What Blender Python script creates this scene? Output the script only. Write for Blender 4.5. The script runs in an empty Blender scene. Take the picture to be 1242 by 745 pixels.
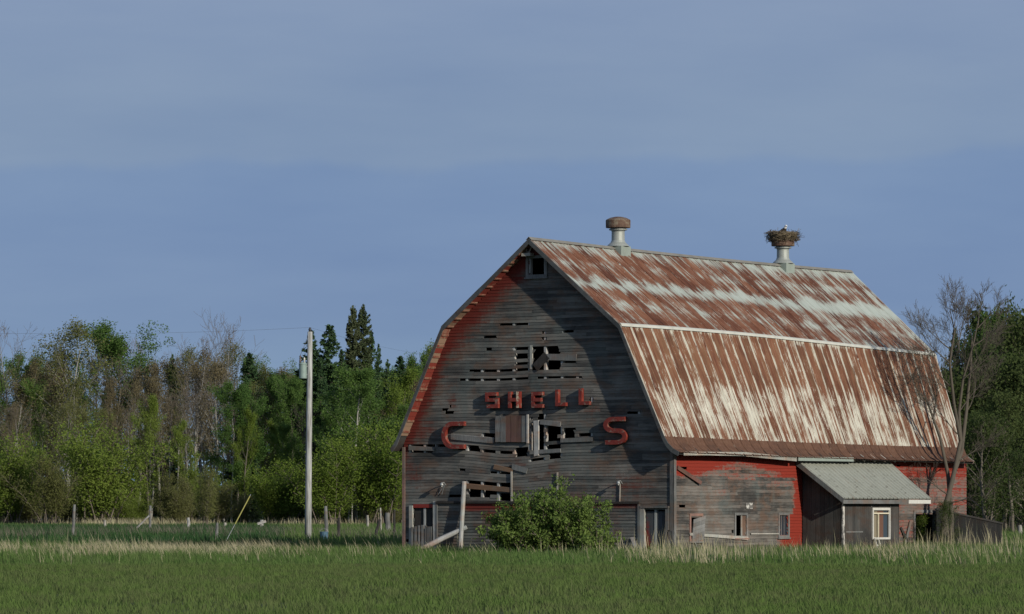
import bpy, math, random
import numpy as np
from mathutils import Vector, Matrix, noise as mnoise

R = math.radians
rnd = random.Random(7)
C = bpy.context.scene.collection
scene = bpy.context.scene

# ------------------------------------------------------------------ camera
FPX, PW, PH, HOR, CAMH = 4970.0, 1242.0, 745.0, 619.0, 1.6
cd = bpy.data.cameras.new('camera'); cam = bpy.data.objects.new('camera', cd); C.objects.link(cam)
cam.location = (0, 0, CAMH); cam.rotation_euler = (R(90), 0, 0)
cd.sensor_width = 36; cd.lens = 36 * FPX / PW; cd.shift_y = (HOR - PH / 2) / PW
cd.clip_end = 6000; cd.clip_start = 1
scene.camera = cam

def at(px, py, Y):
    return Vector(((px - 621) / FPX * Y, Y, CAMH - (py - HOR) / FPX * Y))
def ground(px, Y):
    return Vector(((px - 621) / FPX * Y, Y, 0))

# ------------------------------------------------------------------ mesh helper
class MB:
    def __init__(s): s.v, s.f, s.m, s.uv = [], [], [], {}
    def add(s, vs, fs, m=0):
        o = len(s.v); s.v += [tuple(v) for v in vs]
        for f in fs: s.f.append(tuple(i + o for i in f)); s.m.append(m)
        return o
    def box(s, x0, y0, z0, x1, y1, z1, m=0):
        s.add([(x0,y0,z0),(x1,y0,z0),(x1,y1,z0),(x0,y1,z0),(x0,y0,z1),(x1,y0,z1),(x1,y1,z1),(x0,y1,z1)],
              [(0,3,2,1),(4,5,6,7),(0,1,5,4),(1,2,6,5),(2,3,7,6),(3,0,4,7)], m)
    def bar(s, p, q, w, h, side=None, m=0, jit=0):
        p, q = Vector(p), Vector(q); d = (q - p).normalized()
        a = Vector(side) if side else (Vector((0,0,1)) if abs(d.z) < .9 else Vector((1,0,0)))
        a = (a - d * a.dot(d)).normalized(); b = d.cross(a)
        vs = []
        for c in (p, q):
            for i, j in ((-1,-1),(1,-1),(1,1),(-1,1)):
                vs.append(c + a * (i * w / 2 + rnd.uniform(-jit, jit)) + b * (j * h / 2) + d * rnd.uniform(-jit, jit))
        s.add(vs, [(0,1,2,3),(7,6,5,4),(0,4,5,1),(1,5,6,2),(2,6,7,3),(3,7,4,0)], m)
    def tube(s, pts, rs, n=6, m=0, cap=True):
        rings = []
        for i, p in enumerate(pts):
            p = Vector(p)
            d = (Vector(pts[min(i+1, len(pts)-1)]) - Vector(pts[max(i-1, 0)])).normalized()
            a = d.orthogonal().normalized(); b = d.cross(a)
            if i and rings:      # keep the frame steady
                pa = prev - d * prev.dot(d)
                if pa.length > 1e-4: a = pa.normalized(); b = d.cross(a)
            prev = a
            rings.append([p + (a * math.cos(2*math.pi*k/n) + b * math.sin(2*math.pi*k/n)) * rs[i] for k in range(n)])
        vs = [v for r in rings for v in r]; fs = []
        for i in range(len(rings) - 1):
            for k in range(n):
                fs.append((i*n+k, i*n+(k+1) % n, (i+1)*n+(k+1) % n, (i+1)*n+k))
        if cap:
            fs.append(tuple(range(n-1, -1, -1))); fs.append(tuple((len(rings)-1)*n + k for k in range(n)))
        s.add(vs, fs, m)
    def lathe(s, prof, cx=0, cy=0, n=24, m=0):
        vs = []; fs = []
        for r, z in prof:
            for k in range(n): vs.append((cx + r*math.cos(2*math.pi*k/n), cy + r*math.sin(2*math.pi*k/n), z))
        for i in range(len(prof)-1):
            for k in range(n): fs.append((i*n+k, i*n+(k+1) % n, (i+1)*n+(k+1) % n, (i+1)*n+k))
        fs.append(tuple(range(n-1, -1, -1))); fs.append(tuple((len(prof)-1)*n+k for k in range(n)))
        s.add(vs, fs, m)
    def build(s, name, mats, parent=None, smooth=False, attr=None, loc=None):
        me = bpy.data.meshes.new(name); me.from_pydata(s.v, [], s.f)
        for mt in (mats if isinstance(mats, (list, tuple)) else [mats]): me.materials.append(mt)
        if len(me.materials) > 1: me.polygons.foreach_set('material_index', s.m)
        if smooth: me.polygons.foreach_set('use_smooth', [True]*len(s.f))
        if attr:
            for an, vals in attr.items():
                a = me.attributes.new(an, 'FLOAT', 'POINT'); a.data.foreach_set('value', vals)
        me.update()
        o = bpy.data.objects.new(name, me); C.objects.link(o)
        if parent: o.parent = parent
        if loc is not None: o.location = loc
        return o

def np_mesh(name, V, F, mat, parent=None, smooth=False, attrs=None):
    """V (n,3), F (m,k) all faces the same size"""
    me = bpy.data.meshes.new(name); k = F.shape[1]
    me.vertices.add(len(V)); me.vertices.foreach_set('co', V.astype(np.float32).ravel())
    me.loops.add(F.size); me.loops.foreach_set('vertex_index', F.astype(np.int32).ravel())
    me.polygons.add(len(F)); me.polygons.foreach_set('loop_start', np.arange(0, F.size, k, dtype=np.int32))
    me.polygons.foreach_set('loop_total', np.full(len(F), k, dtype=np.int32))
    me.update(calc_edges=True); me.materials.append(mat)
    if attrs:
        for an, vals in attrs.items():
            a = me.attributes.new(an, 'FLOAT', 'POINT'); a.data.foreach_set('value', np.asarray(vals, dtype=np.float32))
    o = bpy.data.objects.new(name, me)
    if parent is not False: C.objects.link(o)
    if parent: o.parent = parent
    return o

def thing(name, label, cat, loc=(0,0,0), rz=0, group=None):
    o = bpy.data.objects.new(name, None); C.objects.link(o); o.empty_display_size = .3
    o.location = loc; o.rotation_euler = (0,0,rz); o['label'] = label; o['category'] = cat
    if group: o['group'] = group
    return o
def tag(o, label, cat, group=None):
    o['label'] = label; o['category'] = cat
    if group: o['group'] = group
    return o

# ------------------------------------------------------------------ node helpers
class NT:
    def __init__(s, name):
        s.mat = bpy.data.materials.new(name); s.mat.use_nodes = True; s.t = s.mat.node_tree; s.t.nodes.clear()
    def n(s, typ, **kw):
        nd = s.t.nodes.new(typ)
        for k, v in kw.items():
            if k.startswith('_'): setattr(nd, k[1:], v)
        return nd
    def put(s, sock, v):
        if isinstance(v, bpy.types.NodeSocket): s.t.links.new(v, sock)
        elif v is not None:
            if isinstance(v, (tuple, list)) and len(v) == 3 and sock.type == 'RGBA': v = (*v, 1)
            sock.default_value = v
    def math(s, op, a, b=None, c=None, clamp=False):
        nd = s.n('ShaderNodeMath', _operation=op, _use_clamp=clamp); s.put(nd.inputs[0], a)
        if b is not None: s.put(nd.inputs[1], b)
        if c is not None: s.put(nd.inputs[2], c)
        return nd.outputs[0]
    def mix(s, f, a, b, bt='MIX'):
        nd = s.n('ShaderNodeMix', _data_type='RGBA', _blend_type=bt)
        s.put(nd.inputs[0], f); s.put(nd.inputs[6], a); s.put(nd.inputs[7], b); return nd.outputs[2]
    def obj(s): return s.n('ShaderNodeTexCoord').outputs['Object']
    def uv(s): return s.n('ShaderNodeTexCoord').outputs['UV']
    def attr(s, nm): return s.n('ShaderNodeAttribute', _attribute_name=nm).outputs['Fac']
    def island(s): return s.n('ShaderNodeNewGeometry').outputs['Random Per Island']
    def orand(s): return s.n('ShaderNodeObjectInfo').outputs['Random']
    def scale(s, v, sc, loc=(0,0,0)):
        nd = s.n('ShaderNodeMapping'); s.put(nd.inputs[0], v); nd.inputs['Scale'].default_value = sc; nd.inputs['Location'].default_value = loc
        return nd.outputs[0]
    def noise(s, v, sc=1, det=4, rough=.6, dist=0):
        nd = s.n('ShaderNodeTexNoise'); s.put(nd.inputs['Vector'], v); nd.inputs['Scale'].default_value = sc
        nd.inputs['Detail'].default_value = det; nd.inputs['Roughness'].default_value = rough; nd.inputs['Distortion'].default_value = dist
        return nd.outputs['Fac']
    def step(s, v, a, b, lo=0., hi=1.):
        nd = s.n('ShaderNodeMapRange', _interpolation_type='SMOOTHSTEP'); s.put(nd.inputs[0], v)
        nd.inputs[1].default_value = a; nd.inputs[2].default_value = b; nd.inputs[3].default_value = lo; nd.inputs[4].default_value = hi
        return nd.outputs[0]
    def ramp(s, v, stops):
        nd = s.n('ShaderNodeValToRGB'); s.put(nd.inputs[0], v); el = nd.color_ramp.elements
        while len(el) < len(stops): el.new(.5)
        for e, (p, c) in zip(el, stops): e.position = p; e.color = (*c, 1)
        return nd.outputs[0]
    def sep(s, v):
        nd = s.n('ShaderNodeSeparateXYZ'); s.put(nd.inputs[0], v); return nd.outputs
    def comb(s, x, y, z=0.):
        nd = s.n('ShaderNodeCombineXYZ')
        for i, q in enumerate((x, y, z)): s.put(nd.inputs[i], q)
        return nd.outputs[0]
    def bump(s, h, st=.3, d=.02):
        nd = s.n('ShaderNodeBump'); s.put(nd.inputs['Height'], h); nd.inputs['Strength'].default_value = st; nd.inputs['Distance'].default_value = d
        return nd.outputs[0]
    def pbr(s, col, rough=.8, metal=0., normal=None, spec=.3):
        b = s.n('ShaderNodeBsdfPrincipled'); s.put(b.inputs['Base Color'], col); s.put(b.inputs['Roughness'], rough)
        s.put(b.inputs['Metallic'], metal); b.inputs['Specular IOR Level'].default_value = spec
        if normal is not None: s.put(b.inputs['Normal'], normal)
        o = s.n('ShaderNodeOutputMaterial'); s.t.links.new(b.outputs[0], o.inputs[0]); return s.mat
    def leafy(s, col, trans=.35, rough=.7):
        d = s.n('ShaderNodeBsdfDiffuse'); s.put(d.inputs[0], col)
        t = s.n('ShaderNodeBsdfTranslucent'); s.put(t.inputs[0], col)
        m = s.n('ShaderNodeMixShader'); m.inputs[0].default_value = trans
        s.t.links.new(d.outputs[0], m.inputs[1]); s.t.links.new(t.outputs[0], m.inputs[2])
        o = s.n('ShaderNodeOutputMaterial'); s.t.links.new(m.outputs[0], o.inputs[0]); return s.mat

def wood(name, dark, light, red=(.26,.028,.018), pink=None, paint=False, grain=(.7,.7,11), k=.9, kb=.5, bumpy=.5, kv=.3, soft=(.40,.72)):
    N = NT(name); co = N.obj()
    st = N.noise(N.scale(co, grain), 3.0, 5, .65)
    big = N.noise(N.scale(co, (.5,.5,.8), (3,1,5)), 1.0, 4, .6)
    isl = N.island()
    v = N.math('ADD', N.math('MULTIPLY', st, .70), N.math('MULTIPLY', isl, kv)); v = N.math('ADD', v, (.45-kv)*.5)
    v = N.math('ADD', v, N.math('MULTIPLY', N.math('SUBTRACT', big, .5), 1.2))
    mid = tuple((a+b)/2 for a, b in zip(dark, light))
    col = N.ramp(v, [(.18, tuple(c*.55 for c in dark)), (.42, dark), (.62, mid), (.85, light)])
    # warm and green weather stains in the bare wood
    w = N.noise(N.scale(co, (.8,.8,1.6), (9,4,2)), 1.3, 5, .65)
    col = N.mix(N.step(w, .47, .66, 0, .65), col, tuple(light[0]*q for q in (.72,.43,.28)))
    w2 = N.noise(N.scale(co, (1.1,1.1,.5), (1,7,4)), .9, 5, .65)
    col = N.mix(N.step(w2, .48, .68, 0, .5), col, tuple(light[0]*q for q in (.52,.64,.60)))
    if paint:
        a = N.attr('paint')
        n1 = N.noise(N.scale(co, (1.4,1.4,7)), 2.2, 6, .75)
        n2 = N.noise(N.scale(co, (5,5,1.3)), 1.5, 4, .7)
        m = N.math('ADD', a, N.math('MULTIPLY', N.math('SUBTRACT', n1, .5), k))
        m = N.math('ADD', m, N.math('MULTIPLY', N.math('SUBTRACT', n2, .5), .5))
        m = N.math('ADD', m, N.math('MULTIPLY', N.math('SUBTRACT', isl, .5), kb))
        rc = N.mix(st, tuple(c*.75 for c in red), tuple(c*1.2 for c in red))
        if pink: col = N.mix(N.step(m, .18, .55, 0, .8), col, pink)
        col = N.mix(N.step(m, *soft), col, rc)
    return N.pbr(col, .85, 0, N.bump(st, bumpy, .012), .25)

M = {}
M['gable'] = wood('gable_siding', (.056,.055,.051), (.172,.163,.142), (.120,.020,.014), (.105,.050,.036), True, k=.8, kb=.30, kv=.38, soft=(.36,.80))
M['side'] = wood('side_siding', (.042,.040,.036), (.165,.15,.13), (.20,.023,.012), (.18,.115,.092), True, k=1.45, kb=.35, kv=.3, soft=(.40,.74))
M['grey'] = wood('grey_wood', (.09,.09,.085), (.21,.21,.20), grain=(9,9,.7))
M['pale'] = wood('pale_wood', (.20,.185,.155), (.42,.40,.35), grain=(9,9,.7))
M['palebar'] = wood('bleached_log', (.24,.235,.22), (.46,.45,.42), grain=(6,6,1))
M['darkwood'] = wood('dark_wood', (.022,.020,.018), (.050,.046,.042), grain=(9,9,.7))
M['rakewood'] = wood('rake_wood', (.045,.05,.052), (.10,.105,.105), grain=(3,3,3))
M['leanwood'] = wood('lean_to_boards', (.032,.030,.027), (.080,.074,.066), grain=(10,10,.6))
M['board_red'] = wood('peeling_red_board', (.14,.09,.075), (.28,.16,.13), (.24,.03,.02), (.30,.16,.12), grain=(5,5,5))
M['darkred'] = wood('dark_red_board', (.07,.04,.032), (.17,.085,.065), grain=(5,5,5))
M['orange'] = wood('orange_board', (.13,.075,.045), (.20,.125,.075), grain=(1,1,9))
M['whitewood'] = wood('flaking_white_paint', (.40,.39,.36), (.66,.65,.60), grain=(4,4,4))

def flat(name, c, rough=.6, metal=0, var=.3, sc=6, spec=.4):
    N = NT(name); n = N.noise(N.obj(), sc, 5, .65)
    col = N.mix(n, tuple(x*(1-var) for x in c), tuple(min(1, x*(1+var)) for x in c))
    return N.pbr(col, rough, metal, None, spec)
M['white'] = flat('white_paint', (.50,.49,.44), .7, 0, .35, 14)
M['redpaint'] = None
def red_letter():
    N = NT('letter_paint'); co = N.obj(); n = N.noise(co, 3.5, 6, .7)
    col = N.mix(N.step(n, .35, .65), (.135,.019,.013), (.20,.033,.021))
    col = N.mix(N.step(N.noise(N.scale(co, (1,1,1), (4,2,8)), 5, 6, .75), .53, .62, 0, .8), col, (.21,.165,.125))
    return N.pbr(col, .55, 0, N.bump(n, .2, .01), .35)
M['letter'] = red_letter()
def pale_letter_face():
    N = NT('flaked_letter_paint'); co = N.obj(); n = N.noise(co, 6, 6, .7)
    return N.pbr(N.mix(N.step(n, .42, .55), (.55,.46,.32), (.30,.03,.02)), .6)
M['letterpale'] = pale_letter_face()
M['redboard'] = flat('red_board', (.20,.022,.015), .75, 0, .5, 8)
M['rafter'] = None
def rafter():
    N = NT('rafter_red'); isl = N.island(); n = N.noise(N.obj(), 5, 5, .7)
    col = N.mix(N.step(N.math('ADD', N.math('MULTIPLY', n, .5), N.math('MULTIPLY', isl, .5)), .45, .6), (.17,.028,.018), (.23,.15,.10))
    return N.pbr(col, .8)
M['rafter'] = rafter()
M['glass'] = flat('dusty_glass', (.03,.035,.045), .12, 0, .4, 3, .6)
M['galv'] = flat('galvanised', (.30,.32,.29), .5, .25, .25, 4)
M['galvgreen'] = flat('green_grey_metal', (.25,.29,.25), .6, .1, .25, 3)
M['darkmetal'] = flat('dark_metal', (.05,.05,.05), .6, .3, .4)
M['steel'] = flat('weathered_steel', (.28,.29,.28), .5, .4, .4)
def rusty(name='rusty_cap'):
    N = NT(name); n = N.noise(N.obj(), 3.2, 6, .7)
    return N.pbr(N.ramp(n, [(.3, (.055,.032,.022)), (.5, (.11,.064,.042)), (.64, (.20,.17,.12)), (.8, (.26,.25,.2))]), .7, .1)
M['rustcap'] = rusty()
M['cloud'] = None

# roof metal -------------------------------------------------------------
SHEET = .69
def roof_mat(kind):
    N = NT('rusty_roof_' + kind); u, v, _ = N.sep(N.uv())
    sh = N.math('FLOOR', N.math('DIVIDE', u, SHEET))
    wn = N.n('ShaderNodeTexWhiteNoise', _noise_dimensions='1D'); N.put(wn.inputs['W'], sh); wn = wn.outputs['Value']
    wn2 = N.n('ShaderNodeTexWhiteNoise', _noise_dimensions='1D'); N.put(wn2.inputs['W'], N.math('ADD', sh, 77.3)); wn2 = wn2.outputs['Value']
    fr = N.math('FRACT', N.math('DIVIDE', u, SHEET))
    seam = N.math('ABSOLUTE', N.math('SUBTRACT', fr, .5))              # .5 at a seam
    s1 = N.noise(N.comb(N.math('MULTIPLY', u, 5.5), N.math('ADD', N.math('MULTIPLY', v, 1.6), N.math('MULTIPLY', wn, 9))), 1, 5, .6)
    s2 = N.noise(N.comb(N.math('MULTIPLY', u, 17), N.math('MULTIPLY', v, 4.5)), 1, 5, .65)
    bl = N.noise(N.comb(N.math('MULTIPLY', u, .9), N.math('MULTIPLY', v, 3.5), 3.), 1, 5, .65)
    sp = N.noise(N.comb(N.math('MULTIPLY', u, 9), N.math('MULTIPLY', v, 40), 8.), 1, 3, .6)
    wob = N.math('MULTIPLY', N.math('SUBTRACT', bl, .5), .14)
    vv = N.math('ADD', N.math('ADD', v, wob), N.math('MULTIPLY', N.math('SUBTRACT', wn, .5), .05))
    def band(c, w, h):
        return N.math('MULTIPLY', N.step(N.math('ABSOLUTE', N.math('SUBTRACT', vv, c)), 0, w, 1, 0), h)
    def acc(*t):
        r = t[0]
        for x in t[1:]: r = N.math('ADD', r, x)
        return r
    half = N.math('MULTIPLY', N.math('SUBTRACT', s1, .5), 1.7)
    fine = N.math('MULTIPLY', N.math('SUBTRACT', s2, .5), 2.1)
    blo = N.math('MULTIPLY', N.math('SUBTRACT', bl, .5), 1.0)
    wsh = N.math('MULTIPLY', N.math('SUBTRACT', wn2, .5), .26)
    hair = N.math('MULTIPLY', N.math('SUBTRACT', N.noise(N.comb(N.math('MULTIPLY', u, 42), N.math('MULTIPLY', v, 7.), 4.), 1, 4, .7), .5), 1.5)
    pat = N.noise(N.comb(N.math('MULTIPLY', u, .35), N.math('MULTIPLY', v, 2.2), 6.), 1, 4, .6)
    pat = N.math('MULTIPLY', N.math('SUBTRACT', pat, .5), 1.1)
    if kind == 'upper':
        m = acc(N.math('MULTIPLY', half, .62), N.math('MULTIPLY', fine, .8), blo, wsh, N.math('MULTIPLY', pat, .6), band(.02, .16, .36), band(.27, .08, .16), band(.50, .13, .50), band(.78, .07, .16), band(1.0, .08, .10), N.step(seam, .40, .47, 0, .20), N.step(u, 13.5, 19.5, 0, .20), N.math('MULTIPLY', hair, .6), .08)
        pale = N.mix(bl, (.28,.32,.28), (.46,.49,.43)); th = (.20,.64)
    elif kind == 'lower':
        m = acc(half, fine, blo, wsh, pat, N.step(vv, .40, .60, 0, .30), N.step(seam, .43, .47, 0, .62), band(0, .05, .4), hair, .0)
        pale = N.mix(bl, (.36,.34,.27), (.62,.60,.50)); th = (.28,.56)
    else:
        m = acc(half, fine, wsh, N.step(seam, .44, .48, 0, .15)); pale = (.26,.23,.19); th = (.30, 1.0)
    m = N.math('ADD', m, N.math('MULTIPLY', N.step(sp, .64, .70), .35))
    rust = N.ramp(N.math('ADD', N.math('ADD', N.math('MULTIPLY', s2, .75), N.math('MULTIPLY', bl, .5)), N.math('MULTIPLY', N.math('SUBTRACT', wn, .5), .14)),
                  [(.36, (.032,.014,.010)), (.54, (.098,.039,.023)), (.68, (.170,.074,.042)), (.86, (.22,.118,.068))])
    if kind == 'flare': rust = N.mix(.6, rust, (.080,.052,.036))
    if kind == 'lower':
        rust = N.mix(N.math('MULTIPLY', N.step(s1, .4, .65), .5), rust, (.175,.105,.055))
    mk = N.step(m, *th)
    col = N.mix(mk, rust, pale)
    return N.pbr(col, N.math('SUBTRACT', .82, N.math('MULTIPLY', mk, .3)), N.math('MULTIPLY', mk, .12), N.bump(s2, .25, .01), .15)
M['roof_u'], M['roof_l'], M['roof_f'] = roof_mat('upper'), roof_mat('lower'), roof_mat('flare')
def lean_roof_mat():
    N = NT('pale_corrugated'); u, v, _ = N.sep(N.uv())
    s = N.noise(N.comb(N.math('MULTIPLY', u, 9), N.math('MULTIPLY', v, 1.3)), 1, 5, .65)
    b = N.noise(N.comb(N.math('MULTIPLY', u, 1.5), N.math('MULTIPLY', v, 9), 2.), 1, 5, .7)
    col = N.mix(s, (.19,.20,.165), (.37,.38,.32)); col = N.mix(N.step(b, .55, .68, 0, .75), col, (.13,.125,.10)); r2 = N.noise(N.comb(N.math('MULTIPLY', u, 4), N.math('MULTIPLY', v, .6), 7.), 1, 5, .7); col = N.mix(N.step(r2, .56, .70, 0, .6), col, (.16,.10,.065))
    return N.pbr(col, .6, .15)
M['leanroof'] = lean_roof_mat()

# ------------------------------------------------------------------ barn frame of reference
TH = R(33); W, L = 11.41, 22.6
NEAR = Vector((5.64, 143.0, 0))
RX = Vector((math.cos(TH), -math.sin(TH), 0)); SY = Vector((math.sin(TH), math.cos(TH), 0))
ORG = NEAR - RX * W
barn = thing('barn', 'big weathered gambrel barn with rusty metal roof and red letters on its grey gable', 'barn', ORG, -TH)
INV = Matrix.Translation(ORG) @ Matrix.Rotation(-TH, 4, 'Z'); INV = INV.inverted()
CL = INV @ Vector((0, 0, CAMH))
def ray(px, py):
    return (INV.to_3x3() @ Vector(((px-621)/FPX, 1, (HOR-py)/FPX)))
def GP(px, py, y=0.0):       # point on the gable plane -> local x, z
    d = ray(px, py); k = (y - CL.y) / d.y; return (CL.x + d.x*k, CL.z + d.z*k)
def SP(px, py, x=W):         # point on the long wall -> local y, z
    d = ray(px, py); k = (x - CL.x) / d.x; return (CL.y + d.y*k, CL.z + d.z*k)
def G3(px, py, y=0.0): x, z = GP(px, py, y); return Vector((x, y, z))
def S3(px, py, x=W): y, z = SP(px, py, x); return Vector((x, y, z))

# roof profile: right side from ridge to eave, left side likewise
PR = [(5.705,11.25), (9.50,8.10), (11.31,4.18), (11.47,3.93), (11.68,3.74), (11.92,3.62)]
PL = [(5.705,11.25), (1.955,8.20), (.07,4.35), (-.05,4.10), (-.16,3.95), (-.27,3.84)]
FRONT = -.47
def back_end(x):             # the rear edge leans in towards the eaves
    return 23.75 if x < 9.6 else 23.7 - (x - 9.5) / 2.4 * 1.45
def sag(t, k):               # k: 0 ridge, 1 break, 2 lower edge
    f = max(0, t) / 23.7
    if k == 0: return -.05*math.sin(math.pi*f)*1.2
    if k == 1: return .02*math.sin(math.pi*f*2) - .28*f*f
    return -.04*math.sin(math.pi*f) - .10*f
def top_at(x, inset=0.):
    P = PL if x < 5.705 else PR
    for (x0, z0), (x1, z1) in zip(P, P[1:]):
        if min(x0, x1) <= x <= max(x0, x1): return z0 + (z1 - z0) * (x - x0) / (x1 - x0) - inset
    return 3.6
def x_range(z):              # gable span at height z under the roof
    xl, xr = 0.0, W
    z = z + .13
    if z > 11.15: return 5.7, 5.7
    for (x0, z0), (x1, z1) in zip(PL, PL[1:]):
        if z1 <= z <= z0: xl = max(0., x1 + (x0 - x1) * (z - z1) / (z0 - z1) + .0); break
    for (x0, z0), (x1, z1) in zip(PR, PR[1:]):
        if z1 <= z <= z0: xr = min(W, x1 + (x0 - x1) * (z - z1) / (z0 - z1)); break
    return xl, xr

def clampf(x, a=0., b=1.): return max(a, min(b, x))
def blob(x, z, cx, cz, rx, rz): return clampf(1.25 - math.sqrt(((x-cx)/rx)**2 + ((z-cz)/rz)**2))

# --- lapped boards ------------------------------------------------------
def boards(mb, a0, a1, z0, z1, holes, expo, span=None, warp=None, cell=.45, off=0., axis='x', plane=0., tilt=.022, thick=.016, jag=.05, miss=0.):
    """horizontal siding. a runs along the wall; outward is -y for axis x and +x for axis y"""
    pv = []
    rows = int(math.ceil((z1 - z0) / expo))
    for r in range(rows):
        zb = z0 + r * expo; zt = min(zb + expo * 1.12, z1 + .02); zm = (zb + zt) / 2
        s0, s1 = (a0, a1) if not span else span(zm)
        s0, s1 = max(s0, a0), min(s1, a1)
        if s1 - s0 < .05: continue
        runs = [(s0, s1)]
        for (h0, hz0, h1, hz1) in holes:
            ov = min(zb + expo, hz1) - max(zb, hz0)
            if ov < expo * .5: continue
            j0, j1 = h0 + rnd.uniform(-jag, jag), h1 + rnd.uniform(-jag, jag)
            nr = []
            for p, q in runs:
                if j1 <= p or j0 >= q: nr.append((p, q)); continue
                if j0 - p > .04: nr.append((p, j0))
                if q - j1 > .04: nr.append((j1, q))
            runs = nr
        for p, q in runs:
            cuts = [p]
            while True:
                n = cuts[-1] + rnd.uniform(1.8, 4.6)
                if n > q - .8: break
                cuts.append(n)
            cuts.append(q)
            for c0, c1 in zip(cuts, cuts[1:]):
                if rnd.random() < miss and c1 - c0 < 3: c1 -= rnd.uniform(.1, .3)
                n = max(1, int((c1 - c0) / cell)); jz0, jz1 = rnd.gauss(0,.008), rnd.gauss(0,.008)
                jo = rnd.uniform(0, .007); vs = []
                sp0 = rnd.uniform(-.09, .09) if c0 == p and p > s0 + .05 and n > 1 else 0; sp1 = rnd.uniform(-.09, .09) if c1 == q and q < s1 - .05 and n > 1 else 0
                for i in range(n + 1):
                    a = c0 + .002 + (c1 - c0 - .004) * i / n; dz = jz0 + (jz1 - jz0) * i / n
                    if warp: dz += warp(a, zm)
                    ob, ot = off + tilt + jo, off + .006
                    at_ = a + (sp0 if i == 0 else sp1 if i == n else 0)
                    for o, z, aa in ((ob, zb, a), (ot, zt, at_), (ot - thick, zt, at_), (ob - thick, zb, a)):
                        vs.append((aa, plane - o, z + dz) if axis == 'x' else (plane + o, aa, z + dz))
                fs = []
                for i in range(n):
                    b = i * 4
                    for k in range(4):
                        k2 = (k + 1) % 4
                        fs.append((b+k, b+4+k, b+4+k2, b+k2) if axis == 'x' else (b+k, b+k2, b+4+k2, b+4+k))
                e = n * 4
                fs += [(0,1,2,3), (e+3,e+2,e+1,e)] if axis == 'x' else [(3,2,1,0), (e,e+1,e+2,e+3)]
                mb.add(vs, fs)

# --- gable --------------------------------------------------------------
def PXH(lst):
    out = []
    for x0, y0, x1, y1 in lst:
        a = GP(x0, y1); b = GP(x1, y0); out.append((a[0], a[1], b[0], b[1]))
    return out
GH = PXH([(641,312,662,334),                                           # square window
  (606,391,642,394.5),(587,406,603,411),(682,399,697,404),
  (624,420,641,425),(624,429,641,434.5),(624,438.5,641,443.5),
  (646,419.5,679,448),(679,438,699,443),(568,447.5,641,452),(564,458,640,461.5),(652,456,706,459.5),
  (659,396,662,398.5),(659,402,662,405),(660,409,664,413),
  (583,524,600,530),(566.5,539.5,583,546),(586,540,602,546.5),(606,541,622,547),(530,537,540,542),
  (494,537,528,541),(497,546,526,550),(625,536,640,550),(641.5,513,661,546),(663,516,681,532),(683,520,698.5,532),
  (702,524,720,531),(655,538,681,545),(641,551,660,555.5),(668,550,681,556),(653,502,662,507),(642,503,647,507),
  (761,498,777,503),(565,583.5,621,589),(565,593,602,598.5),(603,596,621,609),(544,600,561,604.5),(570,600.5,596,603),
  (544,490,548,494),(545,497,549,501),(541,499,545,502),(537,496,542,499),(545,514,550,518),(716,483,720,487),
  (681,602,686,607),(556,541,566,545),(609,561,625,563.5),(600,567,622,569.5),
  (502,614,527,672),(782.5,619,809,673)])
def gwarp(x, z):
    xc = GP(622, 575)[0]
    d = -.20 * math.exp(-((x - xc) / 1.5)**2) * math.exp(-((z - 3.6) / 1.1)**2)
    d += -.05 * math.exp(-((x - 4.4) / 1.2)**2) * math.exp(-((z - 7.0) / .8)**2)
    return d + .012*math.sin(x*1.3 + z*2)
def gpaint(x, z):
    t = top_at(clampf(x, 0, W)) - z
    p = 0.
    if x < 5.6:                                # sheltered strip under the left rake
        dist = t * (.78 if x > 1.9 else .44)
        w = 1.15 if x > 1.9 else .75
        p = max(p, clampf(1.12 - dist / w))
    else:
        p = max(p, .42 * clampf(1.0 - t * .6 / .7))
    for cx, cy, rx, rz, k in ((505,575,.5,.9,.42),(520,520,.6,.8,.40),(548,480,.35,.7,.48),(765,590,1.3,.7,.42),(720,500,.5,.6,.42),
        (655,455,1.0,.25,.30),(600,440,.3,.3,.42),(630,565,.5,.4,.38),(668,568,.22,.4,.42),(718,560,.2,.4,.48),(700,605,1.6,.35,.42),(560,430,.5,.5,.32),(730,640,.7,.9,.42)):
        c = GP(cx, cy); p = max(p, k * blob(x, z, c[0], c[1], rx, rz))
    return p
mb = MB()
boards(mb, 0, W, 0, 11.25, GH, .108, x_range, gwarp, off=.0, miss=.03, tilt=.015)
mb.build('gable_wall', M['gable'], barn, attr={'paint': [gpaint(v[0], v[2]) for v in mb.v]})

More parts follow.
